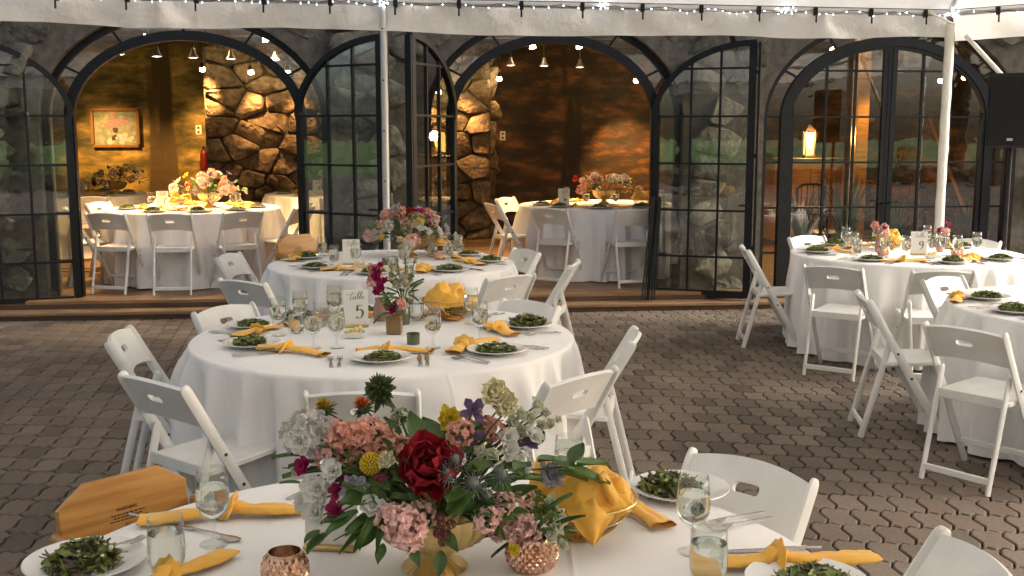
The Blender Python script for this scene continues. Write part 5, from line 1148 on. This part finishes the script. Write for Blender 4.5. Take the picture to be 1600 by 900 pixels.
def setting(tb, a, seat, r=.68, cut=True, sal=True, gob=True, tum=False, nap=(.0, .17), na=0, nk=None, z=0, plate=True, gp=(.17, .24)):
    cx, cy_ = TABLES[tb]; A = rad(a); M = T(cx + r * math.cos(A), cy_ + r * math.sin(A), TZ + z) @ RZ(A + pi / 2); w = NAMES[tb]; at_seat = 'at the %s place of %s' % (seat, w)
    if plate: tag(O('plate', plate_me, None, M), 'white plate ' + at_seat, 'plate', 'white dinner plates')
    if sal: build('salad', SAL[rs.randrange(3)], 'green salad ' + at_seat, 'salad', M @ T(rs.uniform(-.012, .012), rs.uniform(-.012, .012), 0) @ RZ(rs.uniform(0, 6)) @ SC(rs.uniform(.82, 1.15), rs.uniform(.8, 1.1), rs.uniform(.65, 1.05)), 'salads on the plates')
    if nap is not None: tag(O('napkin', NAP[rs.randrange(4) if nk is None else nk], None, M @ T(nap[0], nap[1], 0) @ RZ(rs.uniform(-.25, .25) + na) @ SC(rs.uniform(.88, 1.1), rs.uniform(.85, 1.25), rs.uniform(.8, 1))), 'knotted yellow napkin ' + at_seat, 'napkin', 'knotted yellow napkins')
    if cut:
        tag(O('fork', fork_me, None, M @ T(-.175, -.01, 0) @ RZ(rs.uniform(-.12, .12))), 'inner fork ' + at_seat, 'fork', 'forks')
        tag(O('fork', fork_me, None, M @ T(-.21, -.02, 0) @ RZ(rs.uniform(-.12, .12))), 'outer fork ' + at_seat, 'fork', 'forks')
        tag(O('knife', knife_me, None, M @ T(.17, -.01, 0) @ RZ(rs.uniform(-.12, .12))), 'inner knife ' + at_seat, 'knife', 'knives')
        tag(O('knife', knife_me, None, M @ T(.2, -.015, 0) @ RZ(rs.uniform(-.12, .12))), 'outer knife ' + at_seat, 'knife', 'knives')
    p = M @ Vector((gp[0], gp[1], 0)); p2 = M @ Vector((gp[0] - .09, gp[1] + .05, 0))
    if gob: goblet((p.x, p.y, z), 'water goblet ' + at_seat)
    if tum: tumbler((p2.x, p2.y, z), 'water tumbler ' + at_seat)
# --- table 5
setting('5', 206, 'front left', .64, nap=(.2, .1), na=1.0)
setting('5', 275, 'front', .6, nap=(.02, .16), na=.05, nk=1, gp=(.23, .26))
setting('5', 322, 'front right', .7, nap=(-.02, .17), na=.1)
setting('5', 17, 'right', .72, nap=(-.1, .16), na=.5)
setting('5', 62, 'back right', .7, tum=True); setting('5', 108, 'back', .7); setting('5', 135, 'back left', .7, tum=True)
setting('5', 163, 'left', .72, nap=(.12, .1), na=-.4, tum=True)
card((-.79, 5.42), '5', 'white lettered card on the central table', .05)
butter((-.76, 5.14), 'white dish of butter curls in front of the central table card', .1)
small_vase((-.575, 5.24), 'amber cube vase with a magenta bloom on the central table', 'cube')
small_vase((-.69, 5.6), 'tall magenta flowers in a vase beside the central table card', 'magenta'); small_vase((-.56, 5.5), 'white snapdragons and greenery in a vase on the central table', 'snap')
bread((-.33, 5.66), 'gold wire bread basket on the central table', 'yellow napkin heaped in the basket on the central table', 0, .4, 1.1)
votive((-.985, 5.55), 'bronze faceted votive left of the central table card'); goblet((-.8, 4.88), 'water goblet in front of the central table card'); 
# --- table 8
setting('8', 214, 'front left', .62, nap=(.2, .08), na=.9); setting('8', 312, 'front right', .7, nap=(-.15, .12), na=.4); setting('8', 3, 'right', .74, nap=(-.1, .15), na=.4)
setting('8', 160, 'left', .74, nap=(.05, -.05), na=.2, tum=True); setting('8', 40, 'back right', .72, tum=True); setting('8', 265, 'front', .66, tum=True)
card((-1.19, 8.0), '8', 'white lettered card on the table near the tent pole', .1); butter((-1.09, 7.72), 'small dish of butter before the tent pole table card')
arrangement((-.8, 8.5), 'large mixed bouquet in a gold bowl on the table near the tent pole', 8, 52, 60, (.32, .24, .2), 1.15)
votive((-.55, 8.3), 'bronze faceted votive beside the bouquet on the table near the tent pole'); goblet((-.78, 8.12), 'water goblet in front of the tent pole table bouquet'); goblet((-.42, 8.35), 'water goblet right of the tent pole table bouquet')
b = MB(); b.lathe([(.001, 0), (.03, 0), (.031, .05), (.028, .05), (.027, .006), (.001, .006)], 16, cap=False); GV = b.mesh('grey_votive', m_greeng, True)
tag(O('tealight_cup', GV, None, T(-.93, 7.98, TZ)), 'small dark glass cup right of the tent pole table card', 'cup'); tag(O('tealight_cup', GV, None, T(-.46, 4.98, TZ)), 'small dark glass cup behind a goblet on the central table', 'cup')
# --- table 9
setting('9', 178, 'left', .72, nap=(-.1, .16), na=.3, tum=True); setting('9', 228, 'front left', .7, nap=(.2, .1), na=.7); setting('9', 278, 'front', .68, nap=(.2, .12), na=.7); setting('9', 318, 'front right', .72, nap=(-.15, .15), na=.3)
setting('9', 125, 'back left', .72); setting('9', 35, 'right', .74, tum=True); setting('9', 80, 'back', .72)
card((3.24, 8.62), '9', 'white lettered card on the bright table by the right arch', -.15); butter((3.27, 8.4), 'small dish of butter before the right arch table card')
small_vase((3.0, 8.85), 'peach flowers in a small vase left of the right arch table card', 'pinks'); small_vase((3.5, 8.85), 'pink flowers in a small vase right of the right arch table card', 'pinks')
votive((3.52, 8.55), 'bronze faceted votive right of the right arch table card'); votive((2.95, 8.6), 'bronze faceted votive left of the right arch table card'); goblet((3.42, 8.56), 'water goblet right of the right arch table card'); goblet((2.93, 8.5), 'water goblet in front of the peach flowers on the bright table by the right arch')
# --- right edge table
setting('10', 156, 'back left', .7, nap=(.05, -.16), na=.1); setting('10', 196, 'left', .72, nap=(.1, .16)); setting('10', 240, 'front left', .7)
# --- foreground table
X0 = TABLES['0']
def flat(o_me, name, p, q, label, cat, group, frac=.5):
    """cutlery from handle end p to tip q"""
    a = math.atan2(q[1] - p[1], q[0] - p[0]) - pi / 2; tag(O(name, o_me, None, T(p[0] + (q[0] - p[0]) * .5, p[1] + (q[1] - p[1]) * .5, TZ) @ RZ(a)), label, cat, group)
tag(O('plate', plate_me, None, T(-.97, 2.36, TZ)), 'white plate of salad at the bottom left corner', 'plate', 'white dinner plates')
build('salad', SALX, 'salad with cheese crumbs at the bottom left corner', 'salad', T(-.97, 2.35, TZ), 'salads on the plates')
flat(fork_me, 'fork', (-.98, 2.3), (-.87, 2.46), 'fork resting on the salad plate at the bottom left', 'fork', 'forks'); bpy.context.scene.collection.objects[-1].location.z += .03
flat(knife_me, 'knife', (-1.0, 2.71), (-.77, 2.58), 'knife left of the front goblet on the foreground table', 'knife', 'knives')
flat(spoon_me, 'spoon', (-.8, 2.6), (-.68, 2.53), 'spoon behind the front tumbler', 'spoon', 'spoons')
goblet((-.716, 2.5), 'tall water goblet at the left of the foreground table', 1.0); tumbler((-.775, 2.33), 'clear water tumbler in front of the left goblet', 1.06)
goblet((.425, 2.45), 'tall water goblet at the right of the foreground table', 1.0); tumbler((.43, 2.27), 'clear water tumbler at the bottom right of the foreground table', 1.06)
goblet((.15, 2.78), 'water goblet behind the bouquet of the foreground table', 1.0)
nl_ = napkin_mesh(11, .3, .2, .22)
tag(O('napkin', nl_, None, T(-.73, 2.69, TZ) @ RZ(.0)), 'knotted yellow napkin behind the left goblet', 'napkin', 'knotted yellow napkins')
tag(O('napkin', NAP[0], None, T(-.76, 2.28, TZ) @ RZ(.85) @ SC(.9)), 'yellow napkin between the tumbler and the bronze votive', 'napkin', 'knotted yellow napkins')
tag(O('napkin', napkin_mesh(12, -.5, .2, .2), None, T(.27, 2.76, TZ) @ RZ(-.75)), 'long yellow napkin right of the bread basket', 'napkin', 'knotted yellow napkins')
tag(O('napkin', napkin_mesh(13, .4, .24, .16), None, T(.6, 2.365, TZ) @ RZ(.02)), 'yellow napkin at the lower right of the foreground table', 'napkin', 'knotted yellow napkins')
tag(O('plate', plate_me, None, T(.46, 2.87, TZ)), 'white plate of dark salad right of the bread basket', 'plate', 'white dinner plates'); build('salad', SAL[1], 'dark green salad behind the right goblet', 'salad', T(.43, 2.86, TZ), 'salads on the plates')
tag(O('plate', plate_me, None, T(.64, 2.24, TZ)), 'white plate cut by the bottom edge at the right', 'plate', 'white dinner plates'); build('salad', SAL[2], 'green salad cut by the bottom edge at the right', 'salad', T(.65, 2.22, TZ), 'salads on the plates')
flat(fork_me, 'fork', (.65, 2.715), (.49, 2.63), 'upper fork right of the tall goblet', 'fork', 'forks'); flat(fork_me, 'fork', (.66, 2.675), (.5, 2.59), 'lower fork right of the tall goblet', 'fork', 'forks')
flat(knife_me, 'knife', (.735, 2.475), (.5, 2.45), 'upper knife beside the lower right napkin', 'knife', 'knives'); flat(knife_me, 'knife', (.765, 2.425), (.53, 2.41), 'lower knife beside the lower right napkin', 'knife', 'knives')
flat(fork_me, 'fork', (-.6, 2.83), (-.52, 2.98), 'fork behind the white card on the foreground table', 'fork', 'forks')
votive((-.497, 2.27), 'bronze faceted votive at the bottom left of the bouquet', 1.05)
card((-.43, 2.47), None, 'back of the white number card behind the bouquet', pi - .12, 4, 1.0)
small_vase((.045, 2.36), 'pink and pale green flowers in a faceted bronze cup', 'votive')
bread((.17, 2.56), 'gold wire bread basket on the foreground table', 'yellow napkin spilling over the foreground bread basket', 1, 2.2, 1.05)
hero((-.176, 2.36), 'large bouquet with a red peony in a fluted gold bowl')
# --- indoor tables
for tb, seats in (('a', ((250, 'front left'), (290, 'front'), (325, 'front right'), (200, 'left'), (5, 'right'), (60, 'back right'), (110, 'back'))), ('b', ((290, 'front'), (330, 'front right'), (20, 'right'), (75, 'back right'))), ('c', ((240, 'front left'), (285, 'front'), (330, 'front right'), (180, 'left'))), ('d', ((225, 'front left'), (265, 'front'), (305, 'front right'), (190, 'left'), (345, 'right'), (120, 'back')))):
    for a, s in seats: setting(tb, a, s, .68, cut=False, tum=False, z=FZ, nap=(.12, .1) if a % 2 else (-.05, .16))
ca, cb, cc, cd = (TABLES[k] for k in 'abcd')
card((ca[0] - .3, ca[1] - .12, FZ), '7', 'number card on the nearest table in the left arch', .1); card((cb[0] + .15, cb[1] - .2, FZ), '3', 'number card on the far left table indoors'); card((cc[0] - .2, cc[1] - .2, FZ), '4', 'number card on the table behind the left arch door glass'); card((cd[0] - .42, cd[1] - .15, FZ), '6', 'number card on the table in the middle arch')
arrangement((ca[0] + .15, ca[1] + .1), 'dark bouquet on the nearest table in the left arch', 41, 44, 50, (.42, .26, .2), 1.1, z=FZ, group='indoor bouquets'); arrangement((cb[0] + .5, cb[1] + .2), 'dark bouquet on the far left table indoors', 42, 30, 40, (.4, .25, .2), 1.1, z=FZ, group='indoor bouquets')
arrangement((cc[0], cc[1] + .1), 'bouquet on the table behind the left arch door glass', 43, 20, 26, (.3, .22, .18), 1.1, z=FZ, group='indoor bouquets'); arrangement((cd[0] + .05, cd[1] + .1), 'dark bouquet on the table in the middle arch', 44, 38, 46, (.42, .26, .17), 1.1, z=FZ, group='indoor bouquets')
bread((ca[0] - .05, ca[1] - .3, FZ), 'gold wire bread basket on the nearest table in the left arch', 'pale napkin in the basket on the nearest table in the left arch'); bread((cd[0] + .45, cd[1] - .25, FZ), 'gold wire bread basket on the table in the middle arch', 'napkin in the basket on the table in the middle arch')
bread((3.15, 9.05), 'gold wire bread basket on the bright table by the right arch', 'yellow napkin in the basket on the bright table by the right arch'); bread((-.62, 8.72), 'gold wire bread basket behind the tent pole table bouquet', 'yellow napkin in the basket behind the tent pole table bouquet')

# ------------------------------------------------------------------ chairs
def ch(tb, lst):
    for a, r, lab, *t in lst: chair(TABLES[tb], a, r, lab, t[0] if t else 0, FZ if tb in 'abcd' else 0)
ch('0', [(44, 1.19, 'white chair facing the camera right of the foreground table'), (6, 1.22, 'white chair back cut by the bottom right corner', -4)])
ch('5', [(-87, 1.3, 'white chair with its back to us behind the big bouquet'), (-124, 1.34, 'white chair front left of the central table, nearest the wooden high chair', -4), (187, 1.24, 'white chair at the left of the central table, seen from its side'), (147, 1.12, 'white chair tucked in at the back left of the central table'), (-50, 1.36, 'white chair at the front right of the central table', 6), (-8, 1.2, 'white chair at the right of the central table'), (47, 1.06, 'white chair tucked in at the back right of the central table')])
ch('8', [(171, 1.3, 'white chair at the left of the table near the tent pole'), (-123, 1.5, 'white chair pulled out at the front left of the table near the tent pole'), (27, 1.14, 'white chair at the back right of the table near the tent pole'), (-49, 1.36, 'white chair with its back to us, front right of the table near the tent pole'), (-12, 1.38, 'white chair seen edge on at the right of the table near the tent pole')])
ch('9', [(118, 1.16, 'white chair tucked behind the left of the bright table by the right arch'), (176, 1.3, 'white chair in profile at the left of the bright table by the right arch'), (-130, 1.5, 'white chair with all legs in view, front left of the bright table', 6), (-102, 1.42, 'white chair at the front of the bright table by the right arch', 8), (40, 1.14, 'white chair facing us behind the right of the bright table by the right arch'), (-34, 1.42, 'white chair at the picture edge, front right of the bright table')])
ch('10', [(124, 1.14, 'white chair facing us behind the right edge table'), (172, 1.4, 'white chair in profile at the left of the right edge table'), (-146, 1.5, 'nearest white chair at the right edge table with its back to us', 4)])
ch('a', [(-84, 1.3, 'white chair in the left arch seen square from behind'), (-53, 1.32, 'white chair in the left arch right of the one seen square from behind'), (-116, 1.32, 'white chair in the left arch turned to the right, nearest the left door', 16), (-18, 1.34, 'white chair in the left arch beside the half open door'), (205, 1.28, 'white chair at the far left side of the nearest table in the left arch'), (30, 1.25, 'white chair at the far right side of the nearest table in the left arch'), (120, 1.2, 'white chair behind the nearest table in the left arch'), (165, 1.2, 'white chair behind the left side of the nearest table in the left arch')])
ch('b', [(-60, 1.3, 'white chair in front of the far left table indoors'), (-10, 1.3, 'white chair right of the far left table indoors'), (-105, 1.3, 'white chair seen through the leftmost door glass')])
ch('c', [(-80, 1.3, 'white chair behind the left arch door glass'), (-160, 1.3, 'white chair left of the table behind the left arch door glass'), (-20, 1.3, 'white chair seen through the steeply opened door leaf')])
ch('d', [(-118, 1.32, 'white chair in the middle arch seen from behind, the left one'), (-80, 1.34, 'white chair in the middle arch seen from behind, the right one', 6), (200, 1.3, 'white chair in profile at the left of the middle arch table'), (150, 1.25, 'white chair at the back left of the middle arch table'), (-25, 1.3, 'white chair behind the middle arch door glass')])
high_chair(TABLES['0'], 139, 1.2, 'brown wooden high chair with printed back at the foreground table', 0, .96)
high_chair(TABLES['8'], 138, 1.1, 'brown wooden high chair at the back left of the table near the tent pole', 0, 1.13)

# ------------------------------------------------------------------ trees around the lawn behind us, most seen as door glass reflections, some added to screen the sky
m_bark = mat('bark', (.07, .05, .035), .9, var=.3, vscale=6, bump=.5); m_tleaf = mat('tree_leaf', (.07, .12, .025), .6, c2=(.14, .2, .045), vscale=.8, rnd=.25, transl=.2)
def tree_meshes(seed, H_=9, R_=3.2, n=2600):
    r = random.Random(seed); tb = MB(); tb.tube([(0, 0, -.05), (.05, 0, H_ * .2), (.15, .1, H_ * .45), (.1, .2, H_ * .8)], [.28, .22, .16, .05], 8); cr = MB(); bl_ = []
    for k in range(11):
        a = r.uniform(0, 6.28); z0 = H_ * r.uniform(.25, .6); L = R_ * r.uniform(.5, .9); e = Vector((math.cos(a) * L, math.sin(a) * L, z0 + L * r.uniform(.5, 1.0)))
        tb.tube([(.1, .05, z0), e * .5 + Vector((0, 0, z0 * .5)), e], [.1, .06, .02], 6); bl_.append((e, R_ * r.uniform(.35, .55)))
    for k in range(7): bl_.append((Vector((r.uniform(-.4, .4) * R_, r.uniform(-.4, .4) * R_, H_ * r.uniform(.6, .95))), R_ * r.uniform(.35, .5)))
    for i in range(n):
        c_, q = bl_[i % len(bl_)]; d = Vector((r.gauss(0, 1), r.gauss(0, 1), r.gauss(0, 1))).normalized() * q * r.uniform(.5, 1) ; p = c_ + d; s = r.uniform(.08, .2)
        M = T(p.x, p.y, p.z) @ RZ(r.uniform(0, 6.28)) @ RX(r.uniform(-1.2, 1.2)); cr.add([(-s, 0, 0), (0, -s * .5, 0), (s, 0, .05), (0, s * .5, 0)], [(0, 1, 2, 3)], M)
    return tb.mesh('tree_trunk', m_bark, True), cr.mesh('tree_crown', m_tleaf)
TREES = [tree_meshes(1), tree_meshes(2, 11, 3.6), tree_meshes(3, 7.5, 3.0)]
TR = [(-15, -21, 0, 1.3, 'leafy tree mirrored in the leftmost door glass'), (-6, -24, 1, 1.35, 'tall tree mirrored in the half open left door'), (2, -22, 2, 1.4, 'round tree mirrored in the steep door leaf'), (9, -23, 1, 1.25, 'tree mirrored in the right leaf of the middle arch'), (15, -18, 0, 1.3, 'tree mirrored in the right arch, left part'), (20, -10, 2, 1.4, 'broad tree mirrored in the right arch, right part'), (-17, -6, 2, 1.2, 'broad tree beyond the left side of the tent'), (-11, -28, 1, 1.5, 'distant tall tree behind the lawn'), (6, -29, 0, 1.6, 'distant leafy tree behind the lawn'),
      (-15, 3, 0, 1.1, 'added tree screening the low sky beyond the left tent side'), (-22, -18, 1, 1.4, 'tree at the far left corner of the lawn'), (-1, -30, 1, 1.6, 'distant tree straight behind the lawn'), (14, -28, 2, 1.6, 'distant round tree at the right of the lawn'), (24, -18, 1, 1.4, 'tree at the far right corner of the lawn'), (-16, 10, 2, 1.1, 'added round tree screening the low sky left of the hall')]  # second batch added to screen the low sky; those by tent and hall unseen
for k, (x, y, m_, s, lab) in enumerate(TR):
    t = thing('leafy_tree', lab, 'tree', T(x, y, -.03) @ RZ(k) @ SC(s), 'trees around the lawn'); O('trunk', TREES[m_][0], t); o = O('crown', TREES[m_][1], t)
gw = MB(); gw.box((0, 0, .25), (62, .45, .56)); gw = O('garden_wall', gw.mesh('garden_wall', m_mortar), None, T(0, -11.8, -.03)); tag(gw, 'low stone garden wall at the edge of the terrace, mirrored in the doors', 'wall')
for (c_, m) in rubble(-26, 26, 0, .54, 230, 1.1, 55, relief=.05, gap=.012): O('stone', m.mesh('stone', m_gstone, 60), gw, T(c_[0], .225, c_[1]) @ RZ(pi))
for k in range(8):
    x = -20 + k * 5.6; t = thing('garden_shrub', 'round green shrub behind the garden wall, %s from the left' % (['first', 'second', 'third', 'fourth', 'fifth', 'sixth', 'seventh', 'eighth'][k]), 'shrub', T(x, -13.4 - (k % 3) * .7, -.03) @ RZ(k) @ SC(.16 + .03 * (k % 2), .16, .13), 'shrubs on the lawn'); O('stems', TREES[k % 3][0], t); O('foliage', TREES[k % 3][1], t)
